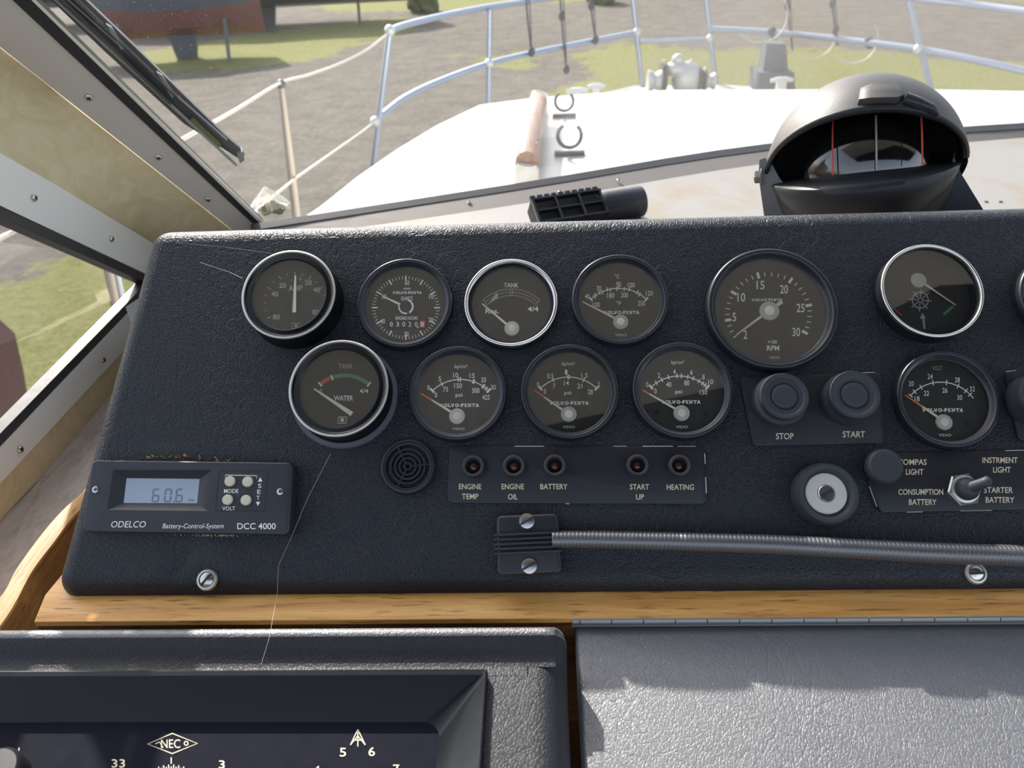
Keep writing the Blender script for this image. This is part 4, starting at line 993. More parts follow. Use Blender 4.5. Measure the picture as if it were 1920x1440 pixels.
tr_ = mesh_obj('torn_foam_edge', bm, ['slot', 'foam_light', 'foam'], None, PF.at(fr2.u0, fr2.v0).mat(), label='torn vinyl edge with brown foam showing around the battery monitor', category='foam', kind='stuff')

# ================================================================== WOOD STRIP, HINGE, LID
WY0 = ax(1000, 1108, 2, -.335).y
def wrel(x, y, z): return REL(x, y, z)
y_f = ax(1000, 1160, 2, -.336).y - CAM.y
bm = bmesh.new()
xl0 = ax(62, 1168, 2, -.336).x; xl1 = ax(78, 1124, 2, -.336).x
rs = [(xl0, y_f), (.75, y_f), (.75, .40), (xl1+.01, .40), (xl1, y_f+.020)]
rslab(bm, rs, .0008, .0006, -.3395, -.336, 2, seg=2)
o = mesh_obj('wooden_rail', bm, 'wood', None, T(*CAM), smooth=30); tag(o, 'straight varnished wooden strip running along the foot of the gauge console', 'wood trim')
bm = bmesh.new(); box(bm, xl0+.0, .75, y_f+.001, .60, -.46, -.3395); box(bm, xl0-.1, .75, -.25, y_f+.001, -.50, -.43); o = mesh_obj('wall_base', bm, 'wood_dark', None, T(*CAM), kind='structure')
# curved coaming at the port side
bm = bmesh.new(); CZ = -.350
top_o = [ax(x, y, 2, CZ) for x, y in ((-60, 1185), (5, 1108), (28, 1065), (61, 1019), (92, 980), (124, 947), (180, 900), (260, 830))]
top_i = [ax(x, y, 2, CZ-.002) for x, y in ((-60, 1255), (4, 1172), (32, 1128), (61, 1073), (102, 1018), (140, 968), (200, 910), (280, 840))]
A_ = smoothpath(top_o, 4); C_ = smoothpath(top_i, 4); rws = []
for a, b in zip(A_, C_):
    m_ = (a+b)/2+V((0, 0, .0004)); rws.append([bm.verts.new(p) for p in (a+V((0, 0, -.06)), a+V((0, 0, -.002)), a.lerp(b, .1), m_, a.lerp(b, .94), b+V((0, 0, -.001)), b+V((0, 0, -.06)))])
for a, b in zip(rws, rws[1:]):
    for kk in range(6): bm.faces.new((a[kk], b[kk], b[kk+1], a[kk+1]))
bm.faces.new(rws[0]); bm.faces.new(rws[-1][::-1])
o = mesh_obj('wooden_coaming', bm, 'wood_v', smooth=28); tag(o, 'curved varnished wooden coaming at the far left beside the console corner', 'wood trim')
# lid
LS = R(4)
lp = ax(1200, 1164, 2, -.343)
LF = Frame(V((0, lp.y, lp.z)), V((1, 0, 0)), V((0, math.cos(LS), math.sin(LS))))
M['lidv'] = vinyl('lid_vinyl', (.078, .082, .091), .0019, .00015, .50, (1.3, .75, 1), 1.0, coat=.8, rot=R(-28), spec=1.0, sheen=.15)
lid = thing('locker_lid', 'black grained vinyl locker lid, sunlit, on the lower right below the hinge', 'lid', LF.mat())
ll = LF.uv(1072, 1170); bm = bmesh.new()
rslab(bm, [(ll.x+.002, .000), (.62, .000), (.62, -.30), (ll.x+.002, -.30)], .005, .003, -.02, 0, 4); mesh_obj('padded_top', bm, 'lidv', lid, smooth=60)
hg0 = ax(1072, 1160, 2, -.338); HY = hg0.y; HZ = hg0.z; kn = (ax(1260, 1158, 2, -.338).x-ax(1200, 1159, 2, -.338).x)*.99
hinge = thing('piano_hinge', 'long narrow metal piano hinge between wooden strip and sunlit lid', 'hinge', T(hg0.x, HY-.0008, HZ-.0005))
x = 0; first = True; i = 0
kb = None
while x < .5:
    L = kn*.26 if first else kn
    if first or kb is None or kb.get('L') != L:
        bm = bmesh.new(); tube(bm, [(0, 0, 0), (.0003, 0, 0), (L-.0006, 0, 0), (L-.0003, 0, 0)], [.0020, .0023, .0023, .0020], 14); o = mesh_obj('knuckle', bm, 'hinge_metal', hinge, smooth=40)
        o.location = (x, 0, 0); kb = {'L': L, 'o': o}
    else:
        o = kb['o'].copy(); COL.objects.link(o); o.parent = hinge; o.location = (x, 0, 0)
    x += L; first = False
bm = bmesh.new(); box(bm, 0, .5, -.0015, .006, -.0035, -.0022); mesh_obj('leaf', bm, 'hinge_metal', hinge)

# ================================================================== AUTOPILOT BOX
BZ = -.3145
bx_r = ax(1063, 1200, 2, BZ).x; by_t = ax(500, 1170, 2, BZ).y
BF = Frame(V((0, by_t, CAM.z+BZ)), V((1, 0, 0)), V((0, 1, 0)))
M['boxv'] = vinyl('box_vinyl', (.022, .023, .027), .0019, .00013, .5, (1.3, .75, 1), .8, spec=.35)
apb = thing('autopilot_box', 'padded black vinyl housing with the autopilot control unit, lower left', 'control unit', BF.mat())
# ridge along the back and a side that rolls down to the right; flat floor between
secA = [(0, -.06), (0, -.006), (.0008, -.0028), (.0025, -.0008), (.005, 0), (.0075, -.0008), (.0095, -.003), (.0120, -.006), (.0155, -.0085), (.020, -.009)]
secB = [(0, -.06), (0, -.030), (.0010, -.0240), (.0030, -.0180), (.0055, -.0140), (.0085, -.0112), (.0115, -.0097), (.0145, -.0092), (.0175, -.009), (.020, -.009)]
rcor = .006; xr = bx_r
pth = [(-.75, 0, 0, -1, 0), (xr-rcor-.006, 0, 0, -1, 0)]
for kk in range(0, 13):
    a = math.pi/2*kk/12; tt = kk/12; pth.append((xr-rcor+rcor*math.sin(a), -rcor+rcor*math.cos(a), -math.sin(a), -math.cos(a), tt*.22))
pth += [(xr, -.008, -1, 0, .34), (xr, -.011, -1, 0, .62), (xr, -.0145, -1, 0, .9), (xr, -.018, -1, 0, 1), (xr, -.24, -1, 0, 1)]
bm = bmesh.new(); rows = []
for (x, y, dx, dy, tt) in pth:
    rows.append([bm.verts.new((x+dx*(a_[0]*(1-tt)+b_[0]*tt), y+dy*(a_[0]*(1-tt)+b_[0]*tt), a_[1]*(1-tt)+b_[1]*tt)) for a_, b_ in zip(secA, secB)])
for a, b, pt in zip(rows, rows[1:], pth[1:]):
    for kk in range(len(secA)-1):
        bm.faces.new((a[kk], b[kk], b[kk+1], a[kk+1])).material_index = 0 if (kk < 5 and pt[4] < .3) else 1
M['rimv'] = vinyl('rim_vinyl', (.050, .051, .054), .0019, .00015, .46, (1.3, .75, 1), .8, spec=1.0, sheen=.15, coat=.8)  # paler copy of the box vinyl, sunlight on the ridge put into its colour
mesh_obj('padded_rim', bm, ['rimv', 'boxv'], apb, smooth=60)
# instrument frame: top edge at 1250-1262, right edge 905-915
g = lambda x, y, h: tuple(BF.uv(x, y, h))
fz = -.0035; fx = g(914, 1262, fz)[0]; fy = g(500, 1254, fz)[1]
ix = g(905, 1300, fz)[0]; iy = fy-.0035
pz = -.020; bm = bmesh.new(); box(bm, -.75, xr-.0195, fy-.0005, -.0195, -.03, -.009); box(bm, fx-.0005, xr-.0195, -.25, -.0195, -.031, -.0091); mesh_obj('padded_face', bm, 'boxv', apb)
px_r = g(822, 1400, pz)[0]; px_t = g(500, 1354, pz)[1]
uni = mesh_obj
bm = bmesh.new()
def rect_loop(x1, y1, z, r=.002, seg=5):
    pts = [(-.75, -.26), (x1, -.26), (x1, y1), (-.75, y1)]
    return [bm.verts.new((p.x, p.y, z)) for p, n in roundpoly(pts, [.0005, .0005, r, .0005], seg)]
lp_ = [rect_loop(fx, fy, -.0225), rect_loop(fx, fy, fz-.001), rect_loop(fx-.0006, fy-.0006, fz-.0002), rect_loop(fx-.0012, fy-.0012, fz), rect_loop(ix, iy, fz-.0004), rect_loop(px_r, px_t, pz, .009)]
N = len(lp_[0])
for a, b in zip(lp_, lp_[1:]):
    for kk in range(N): bm.faces.new((a[kk], a[(kk+1) % N], b[(kk+1) % N], b[kk]))
mesh_obj('instrument_frame', bm, 'gloss_black', apb, smooth=20)
M['navy'] = plain('navy_faceplate', (.006, .007, .014), .75, spec=.08)
bm = bmesh.new(); bm.faces.new([bm.verts.new((p.x, p.y, pz)) for p, n in roundpoly([(-.75, -.26), (px_r, -.26), (px_r, px_t), (-.75, px_t)], [.0005, .0005, .009, .0005], 5)]); fp = mesh_obj('faceplate', bm, 'navy', apb)
pr = Print(BF, pz+.0002, ['cream'])
pr.path([(277, 1395), (323, 1375), (370, 1394), (323, 1413)], 2, 'cream', True)
pr.text('NEC', 320, 1394, 17, 36, 'cream', 0); pr.text('o', 349, 1391, 14, 9, 'cream')
pr.line((291, 1395), (299, 1391), 1.6, 'cream'); pr.line((299, 1391), (306, 1402), 1.6, 'cream')
pr.line((321, 1420), (321, 1432), 2, 'cream')
for i, a in enumerate(range(-56, 57, 4)):
    c_ = (321, 1500); pr.tick(c_, 58, 70 if i % 2 else 66, a, 1.7, 'cream', .95)
pr.text('33', 222, 1431, 16, 25, 'cream'); pr.text('3', 416, 1433, 16, 11, 'cream'); pr.text('5', 643, 1410, 17, 12, 'cream'); pr.text('6', 697, 1409, 17, 12, 'cream'); pr.text('7', 743, 1441, 16, 12, 'cream'); pr.text('4', 594, 1443, 15, 11, 'cream')
for a, b in (((671, 1368), (657, 1397)), ((671, 1368), (685, 1397)), ((671, 1368), (671, 1400)), ((662, 1388), (680, 1388)), ((657, 1397), (671, 1380)), ((685, 1397), (671, 1380))): pr.line(a, b, 1.8, 'cream')
pr.line((36, 1402), (34, 1420), 2, 'cream'); pr.done(fp, 'markings')
bm = bmesh.new(); q = g(-20, 1440, pz+.006); lathe(bm, [(.014, pz), (.013, pz+.008), (.011, pz+.01), (.0001, pz+.01)], 32, (q[0]+.004, q[1]-.004, 0)); mesh_obj('knob', bm, 'plastic_dark', apb, smooth=40)

# ================================================================== VENT NOZZLE on the shelf
vz = WZ-.004
vr = ax(1196, 378, 2, vz+.017); vl = ax(1000, 408, 2, vz+.017)
dx_ = (vr-vl); L = dx_.length; X_ = dx_.normalized(); VF = Frame(vl, X_, V((0, 1, .0)))
vent = thing('demister_nozzle', 'black slotted demister nozzle lying on the shelf under the windscreen', 'nozzle', VF.mat())
L += .004
r_ = .0165; bm = bmesh.new()
rotx = Matrix.Rotation(R(90), 4, 'Y')
def lx_(prof, bm, n=40, sy=1): 
    rings = []
    for r0, x0 in prof: rings.append([bm.verts.new((x0, r0*math.cos(2*math.pi*k_/n)*sy, r0*math.sin(2*math.pi*k_/n))) for k_ in range(n)])
    for a, b in zip(rings, rings[1:]):
        for k_ in range(n): bm.faces.new((a[k_], a[(k_+1) % n], b[(k_+1) % n], b[k_]))
    bm.faces.new(rings[0]); bm.faces.new(rings[-1][::-1])
lx_([(.012, L*.60), (r_*.95, L*.62), (r_, L*.66), (r_, L-.001), (r_*.97, L), (r_*.85, L+.0002), (r_*.8, L-.012)], bm); mesh_obj('round_end', bm, 'plastic', vent, smooth=40)
bm = bmesh.new(); xa, xb = .0, L*.63
mt = Matrix.Rotation(R(35), 4, 'X')
for (y0, y1) in ((.0135, .0155), (-.001, .0005), (-.0155, -.0135)): box(bm, xa, xb, y0, y1, .006, .0125, 0, mt)
for xx in (xa, L*.2, L*.41, xb-.003): box(bm, xx, xx+.0025, -.0155, .0155, .006, .0125, 0, mt)
box(bm, xa, xb, -.0155, .0155, -.012, .0045, 1, mt); mesh_obj('grille', bm, ['plastic', 'slot'], vent)
bm = bmesh.new(); box(bm, 0, .0055, .0150, .0195, .0070, .0110, 0, mt); tooth = mesh_obj('tooth', bm, 'plastic', vent)
for i in range(1, 10):
    o = tooth.copy(); COL.objects.link(o); o.parent = vent; o.location = (i*xb/10, 0, 0)

# ================================================================== COMPASS
CD = .62; CC = CAM+ray(1616, 322)*CD; CR = 173*CD/F
wv = -ray(1616, 322).normalized()
aa = (RT*math.cos(R(6.5))+UP*math.sin(R(6.5))); aa = (aa-wv*aa.dot(wv)).normalized(); vv_ = wv.cross(aa).normalized()
mC = Matrix((aa, vv_, wv)).transposed().to_4x4(); mC.translation = CC
comp = thing('compass', 'hooded black steering compass with glass dome on a grey bracket behind the console', 'compass', mC)
def sph(r, th, ph):     # th along the pivot axis 0..180, ph about it from the viewer (0) up (90) to the back (180)
    return V((-r*math.cos(th), r*math.sin(th)*math.sin(ph), r*math.sin(th)*math.cos(ph)))
def patch(bm, r, p0, p1, nt_=36, np_=28, mi=0, t0=2, t1=178):
    g_ = [[bm.verts.new(sph(r, R(t0+(t1-t0)*i/nt_), R(p0+(p1-p0)*j/np_))) for j in range(np_+1)] for i in range(nt_+1)]
    for i in range(nt_):
        for j in range(np_): bm.faces.new((g_[i][j], g_[i+1][j], g_[i+1][j+1], g_[i][j+1])).material_index = mi
    return g_
bm = bmesh.new(); a = patch(bm, CR, 37, 215); b = patch(bm, CR*.955, 37, 215)
for i in range(36): bm.faces.new((a[i][0], a[i+1][0], b[i+1][0], b[i][0]))
mesh_obj('hood', bm, 'hood', comp, smooth=50, label='dark grey sun hood')
# dark rubber lip on the hood edge
bm = bmesh.new(); tube(bm, [sph(CR*.985, R(3+174*i/40), R(36.5)) for i in range(41)], [.0016+.0016*math.sin(math.pi*i/40) for i in range(41)], 10); mesh_obj('hood_lip', bm, 'plastic_dark', comp, smooth=60)
# thumb grip on top of the hood
bm = bmesh.new()
def hp(th, ph, r=1.0): return sph(CR*r, R(th), R(ph))
q = [[hp(th, ph, rr_) for th, ph, rr_ in row] for row in (((88, 40, 1.0), (94, 38, 1.0), (108, 38, 1.0), (112, 43, 1.0)), ((89, 41, 1.05), (94, 39, 1.09), (107, 39, 1.09), (111, 43, 1.06)), ((90, 50, 1.05), (95, 51, 1.07), (107, 50, 1.07), (111, 48, 1.05)), ((89, 52, .99), (95, 54, .99), (107, 53, .99), (112, 50, .99)))]
gq = [[bm.verts.new(p) for p in row] for row in q]
for a, b in zip(gq, gq[1:]):
    for k_ in range(3): bm.faces.new((a[k_], a[k_+1], b[k_+1], b[k_]))
for c4 in (0, 3): bm.faces.new([gq[r4][c4] for r4 in range(4)])
bmesh.ops.subdivide_edges(bm, edges=bm.edges[:], cuts=1, use_grid_fill=True); mesh_obj('hood_grip', bm, 'hood', comp, smooth=60)
bm = bmesh.new(); tube(bm, [hp(112, 42, 1.02), hp(118, 40, 1.03), hp(126, 38, 1.03), hp(131, 36, 1.02)], [.005, .0045, .004, .002], 10); mesh_obj('hinge_tab', bm, 'plastic', comp, smooth=50)
# bowl: lower body
bm = bmesh.new(); BRD = CR*.93; nt_ = 40
rows = []
for i in range(nt_+1):
    th = R(4+172*i/nt_); row = []
    for (rr_, ph) in ((.60, 3), (.82, -3), (.94, -7), (.985, -9), (1.0, -13), (.99, -24), (.97, -36), (.93, -50), (.8, -75), (.6, -100)):
        row.append(bm.verts.new(V((-BRD*rr_*math.cos(th)*(1 if rr_ > .9 else 1.0), BRD*rr_*math.sin(th)*math.sin(R(ph)), BRD*rr_*math.sin(th)*math.cos(R(ph))))))
    rows.append(row)
for a, b in zip(rows, rows[1:]):
    for k_ in range(9): bm.faces.new((a[k_], b[k_], b[k_+1], a[k_+1]))
mesh_obj('bowl', bm, 'plastic_dark', comp, smooth=45)
bm = bmesh.new(); patch(bm, CR*.90, 55, 325, 30, 24); mesh_obj('inner_shell', bm, 'slot', comp, smooth=True)
M['dome'] = plain('compass_dome', (.006, .006, .007), .04, spec=.9, coat=1)
bm = bmesh.new(); g_ = []
for i in range(25):
    th = R(10+160*i/24); g_.append([bm.verts.new(V((-.62*CR*math.cos(th)+.0012, .62*CR*math.sin(th)*math.sin(R(ph))*.95+.002, .62*CR*math.sin(th)*math.cos(R(ph))*.8+.012))) for ph in range(-20, 101, 8)])
for a, b in zip(g_, g_[1:]):
    for k_ in range(len(a)-1): bm.faces.new((a[k_], a[k_+1], b[k_+1], b[k_]))
mesh_obj('glass_dome', bm, 'dome', comp, smooth=True)
def lub(dx, m_, r_l, rr=.0007):
    bm = bmesh.new(); pts = [V((dx+.004, CR*.66*math.sin(R(ph)), CR*.66*math.cos(R(ph))*(.95)+.004)) for ph in range(0, 58, 6)]
    tube(bm, pts, rr, 8); mesh_obj('lubber_line', bm, m_, comp, smooth=True, label=r_l)
lub(.006, 'grey', 'pale grey lubber line'); lub(-.024, 'red', 'red lubber line', .0006); lub(.036, 'red', 'red lubber line', .0006)
# bracket arms (flat plates) standing on the shelf, and pivot bolts
def Cl(px, py, z): # point in compass-local frame on plane w = z
    P = hit(px, py, CC+wv*z, wv)-CC; return V((P.dot(aa), P.dot(vv_), z))
bm = bmesh.new()
pL = [(1424, 300), (1434, 296), (1446, 305), (1462, 335), (1492, 368), (1530, 398), (1600, 440), (1600, 480), (1440, 480), (1432, 400), (1422, 330)]
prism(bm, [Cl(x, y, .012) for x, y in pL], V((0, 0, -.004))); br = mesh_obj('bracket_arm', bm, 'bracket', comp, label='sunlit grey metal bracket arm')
bm = bmesh.new(); c0 = Cl(1487, 390, .0125)
lathe(bm, [(.0034, 0), (.0034, .0006), (.0001, .0006)], 24, tuple(c0)); mesh_obj('hole', bm, 'slot', br)
bm = bmesh.new()
pR = [(1788, 292), (1802, 325), (1848, 400), (1880, 470), (1700, 480), (1640, 440), (1700, 410), (1755, 372), (1780, 330)]
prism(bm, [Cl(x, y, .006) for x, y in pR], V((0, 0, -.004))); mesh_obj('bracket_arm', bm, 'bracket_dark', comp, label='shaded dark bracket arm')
bm = bmesh.new(); b0 = Cl(1430, 331, .010)
mm = T(*b0) @ Matrix.Rotation(R(-90), 4, 'Y')
lathe(bm, [(.0075, 0), (.0075, .0012), (.0062, .0014), (.006, .0016)], 24, mat=mm); lathe(bm, [(.0058, .0016), (.0058, .0055), (.0048, .0066), (.0001, .0066)], 6, mat=mm); mesh_obj('pivot_bolt', bm, 'bracket', comp, smooth=30)
bm = bmesh.new(); tube(bm, [Cl(1791+2*math.sin(i*1.3), 283+i*2, -.01) for i in range(12)], .0008, 6, 0); mesh_obj('cable', bm, 'redpost', comp, label='thin twisted red-brown cable')
# foot under the bracket reaching the shelf
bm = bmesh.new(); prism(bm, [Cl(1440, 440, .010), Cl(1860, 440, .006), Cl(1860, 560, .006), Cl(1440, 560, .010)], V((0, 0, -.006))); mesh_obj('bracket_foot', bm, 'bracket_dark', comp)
# two small rivet holes on the shelf at the right
for px in (1849, 1876):
    P = ax(px, 378, 2, WZ-.0035); bm = bmesh.new(); lathe(bm, [(.0022, 0), (.0018, .0008), (.0001, .001)], 14); o = mesh_obj('rivet', bm, 'clip', None, T(*P)); tag(o, 'tiny dark rivet in the pale shelf right of the compass, '+('nearer' if px < 1860 else 'farther from')+' the bracket', 'rivet', 'rivets in the shelf')

# ================================================================== WIPER outside the windscreen
WO = -.015
wp = lambda x, y, o=0.0: pw(x, y, WO+o)
wip = thing('windscreen_wiper', 'black windscreen wiper lying along the port pillar outside the glass', 'wiper', T(*wp(440, 300))); bpy.context.view_layer.update()
bm = bmesh.new()
prism(bm, [wp(*q) for q in ((-60, -120), (85, -10), (200, 100), (345, 232), (452, 300), (459, 290), (448, 276), (420, 252), (250, 85), (140, -20), (-10, -150))], -nW*.004); W_obj('blade', bm, 'wiper', wip)
for (a, b, w_, m_, off) in (((60, -42), (443, 309), .0016, 'wiper_edge', .002), ((100, -25), (425, 262), .0010, 'wiper_edge', .0025), ((120, -22), (330, 180), .0022, 'wiper', .003), ((-20, -130), (320, 195), .0016, 'wiper', .0045)):
    bm = bmesh.new(); tube(bm, [wp(*a, off), wp(*b, off)], w_, 10); W_obj('spring_strip' if m_ == 'wiper_edge' else 'arm_rod', bm, m_, wip, smooth=True)
bm = bmesh.new(); prism(bm, [wp(*q, .003) for q in ((355, 228), (362, 222), (415, 272), (408, 280))], -nW*.004); W_obj('clip', bm, 'moss', wip)
bm = bmesh.new(); prism(bm, [wp(*q, .004) for q in ((444, 288), (455, 285), (459, 300), (450, 306))], -nW*.008); W_obj('end_cap', bm, 'wiper_edge', wip)
for (x, y) in ((300, 150), (205, 60)):
    bm = bmesh.new(); prism(bm, [wp(*q, .005) for q in ((x-6, y-14), (x+4, y-8), (x+28, y+30), (x+22, y+34))], -nW*.003); W_obj('bridge', bm, 'wiper_edge', wip)
# scrap of film with moss in the corner of the windscreen
P0_ = pw(512, 396, -.02); bm = bmesh.new()
random.seed(3)
bmesh.ops.create_icosphere(bm, subdivisions=3, radius=1)
for v in bm.verts:
    k_ = .75+.4*math.sin(v.co.x*5+1)*math.cos(v.co.y*4); v.co = V((v.co.x*.017*k_, v.co.y*.008, max(v.co.z, -.5)*.010*k_+.002))
o = mesh_obj('moss_clump', bm, 'moss', None, T(*P0_), smooth=True); tag(o, 'small clump of moss outside the lower left corner of the windscreen', 'moss')
bm = bmesh.new(); n_ = 14; top = bm.verts.new((0, 0, .026)); rg = []
for i in range(n_):
    a = 2*math.pi*i/n_; r0 = .024*(1+.18*math.sin(i*2.3)); rg.append(bm.verts.new((r0*math.cos(a), r0*.5*math.sin(a), .004*math.sin(i*1.7))))
for i in range(n_): bm.faces.new((rg[i], rg[(i+1) % n_], top))
bmesh.ops.subdivide_edges(bm, edges=bm.edges[:], cuts=2); 
for v in bm.verts: v.co += V((random.uniform(-1, 1), random.uniform(-1, 1), random.uniform(-1, 1)))*.0012
o = mesh_obj('plastic_scrap', bm, 'bag', None, T(*(P0_+V((-.004, .002, .003))))); tag(o, 'crumpled scrap of clear film over the moss at the windscreen corner', 'litter')

# ================================================================== FOREDECK FITTINGS
def PY(x, y, d): return ax(x, y, 1, d)
# wooden handrail
rail = thing('grab_rail', 'weathered wooden grab rail with white ends on the cabin top', 'handrail', T(*ax(1000, 300, 2, RZ))); bpy.context.view_layer.update()
bm = bmesh.new(); pts = smoothpath([ax(x, y, 2, RZ+h_) for x, y, h_ in ((988, 306, .05), (991, 280, .052), (996, 250, .055), (1003, 218, .055), (1009, 192, .05))], 5)
tube(bm, pts, [.024-.001*k_/len(pts) for k_ in range(len(pts))], 12); W_obj('rail', bm, 'teakrail', rail, smooth=True)
for (a, b) in (((986, 322), (988, 304)), ((1009, 193), (1013, 176))):
    bm = bmesh.new(); A1 = ax(*a, 2, RZ+.03); B1 = ax(*b, 2, RZ+.05); tube(bm, [A1+V((0, 0, -.04)), A1, B1], [.026, .026, .022], 12); W_obj('painted_end', bm, 'paint_white', rail, smooth=True, label='white painted end')
bm = bmesh.new(); base = [ax(x, y, 2, RZ+.012) for x, y in ((982, 325), (1000, 325), (1014, 190), (1004, 190))]; prism(bm, base, V((0, 0, -.02))); prism(bm, [p+V((.004, 0, .018)) for p in base], V((0, 0, -.03))); W_obj('base', bm, 'teakrail', rail)
bm = bmesh.new(); tube(bm, smoothpath([ax(x, y, 2, RZ+.012) for x, y in ((974, 330), (977, 290), (984, 250), (996, 210))], 5), .006, 8); o = mesh_obj('deck_line', bm, 'wire', smooth=True); tag(o, 'thin line on the cabin top left of the wooden grab rail', 'line')
# boathook clips
for (x, y, s, lb_) in ((1068, 282, 1.0, 'dark U-shaped boathook clip on the cabin top, nearer one'), (1058, 212, .86, 'dark U-shaped boathook clip on the cabin top, farther one near the roof edge')):
    P = ax(x, y, 2, RZ+.012); r0 = .026*s*(1.0 if s == 1 else 1.05); root = thing('boathook_clip', lb_, 'clip', T(*P), 'boathook clips on the cabin top'); bm = bmesh.new()
    tube(bm, [V((r0*math.sin(R(a)), 0, r0*1.25-r0*math.cos(R(a)))) for a in range(-148, 149, 12)], .0042, 8); mesh_obj('fork', bm, 'clip', root, smooth=True)
    bm = bmesh.new(); box(bm, -r0*1.3, r0*1.3, -.006, .006, -.012, -.001); mesh_obj('foot', bm, 'clip', root)
# pulpit
pul = thing('bow_pulpit', 'stainless steel tube pulpit around the bow', 'railing', T(*REL(.9, 3.8, -.9))); bpy.context.view_layer.update()
TR = .0125
def tb(pts, r=TR, m_='stainless', nm='tube', par=None, n=10):
    bm = bmesh.new(); tube(bm, pts, r, n); return W_obj(nm, bm, m_, par or pul, smooth=True)
def down(P, Q, z):      # extend line P->Q to height z
    d = Q-P; k_ = (CAM.z+z-P.z)/d.z; return P+d*k_
legs = [((731, 58, 3.1), (700, 305, 3.12)), ((918, 18, 3.6), (916, 198, 3.6)), ((1183, -30, 4.25), (1206, 176, 4.25)), ((1320, -30, 4.25), (1344, 170, 4.25)), ((1698, -20, 3.6), (1746, 170, 3.6))]
for a, b in legs: P, Q = PY(*a), PY(*b); tb([P, down(P, Q, DZ+.02)], nm='upright')
tb(smoothpath([PY(*q) for q in ((731, 58, 3.1), (760, 47, 3.2), (830, 30, 3.4), (918, 13, 3.62), (1010, 0, 3.85), (1110, -14, 4.1), (1183, -25, 4.25))], 4), nm='top_rail')
tb(smoothpath([PY(*q) for q in ((709, 222, 3.11), (760, 183, 3.25), (830, 150, 3.42), (918, 119, 3.6), (1010, 97, 3.85), (1110, 77, 4.1), (1197, 60, 4.25))], 4), nm='lower_rail')
tb([PY(1200, 78, 4.25), PY(1335, 72, 4.25)], .009, nm='cross_rail')
tb(smoothpath([PY(*q) for q in ((1330, 54, 4.25), (1440, 60, 4.1), (1560, 72, 3.9), (1720, 92, 3.6), (1830, 113, 3.4), (1960, 143, 3.2), (2100, 180, 3.0))], 4), .014, nm='lower_rail')
tb(smoothpath([PY(*q) for q in ((1320, -28, 4.25), (1500, -22, 4.0), (1700, -5, 3.6), (1820, 8, 3.45), (1960, 26, 3.2), (2100, 45, 3.0))], 4), .014, nm='top_rail')
for q in ((731, 57, 3.1), (703, 228, 3.1), (917, 119, 3.58), (1195, 60, 4.23), (1332, 72, 4.23), (1722, 92, 3.58)):
    bm = bmesh.new(); bmesh.ops.create_uvsphere(bm, u_segments=12, v_segments=8, radius=.02); bm.transform(T(*PY(*q))); W_obj('joint', bm, 'galv', pul, smooth=True)
# stanchion and lifelines
sta = thing('stanchion', 'tapered metal guard-rail stanchion seen through the left part of the windscreen', 'stanchion', T(*PY(527, 155, 2.2))); bpy.context.view_layer.update()
P, Q = PY(527, 158, 2.2), PY(555, 395, 2.2); bm = bmesh.new(); tube(bm, [P, P.lerp(Q, .5), down(P, Q, DZ)], [.008, .012, .014], 12); W_obj('tube', bm, 'stanchion', sta, smooth=True)
bm = bmesh.new(); bmesh.ops.create_uvsphere(bm, u_segments=12, v_segments=8, radius=.013); bm.transform(T(*P)); W_obj('cap', bm, 'clip', sta, smooth=True)
sta2 = thing('stanchion', 'short pair of stanchion tubes seen through the side window', 'stanchion', T(*ax(205, 520, 0, -.78))); bpy.context.view_layer.update()
for (a, b, m_) in (((196, 470), (222, 600), 'stanchion'), ((208, 470), (236, 600), 'stainless')):
    P, Q = ax(*a, 0, -.78), ax(*b, 0, -.78); bm = bmesh.new(); tube(bm, [P, down(P, Q, DZ)], .008, 10); W_obj('tube', bm, m_, sta2, smooth=True)
bm = bmesh.new(); tube(bm, smoothpath([PY(*q) for q in ((731, 60, 3.1), (690, 92, 2.95), (640, 118, 2.75), (580, 140, 2.45), (527, 155, 2.2), (440, 207, 1.75), (340, 262, 1.35))]+[ax(42, 425, 0, -.80), ax(0, 447, 0, -.78), ax(-200, 560, 0, -.72)], 5), .004, 8); o = mesh_obj('upper_lifeline', bm, 'wire', smooth=True); tag(o, 'upper guard wire running from pulpit over the stanchion top', 'guard wire')
bm = bmesh.new(); tube(bm, [PY(*q) for q in ((703, 228, 3.1), (682, 245, 3.0), (556, 333, 2.2), (500, 378, 1.85), (430, 440, 1.5))], .0035, 8); o = mesh_obj('lower_lifeline', bm, 'wire', smooth=True); tag(o, 'lower guard wire running from pulpit past the stanchion', 'guard wire')
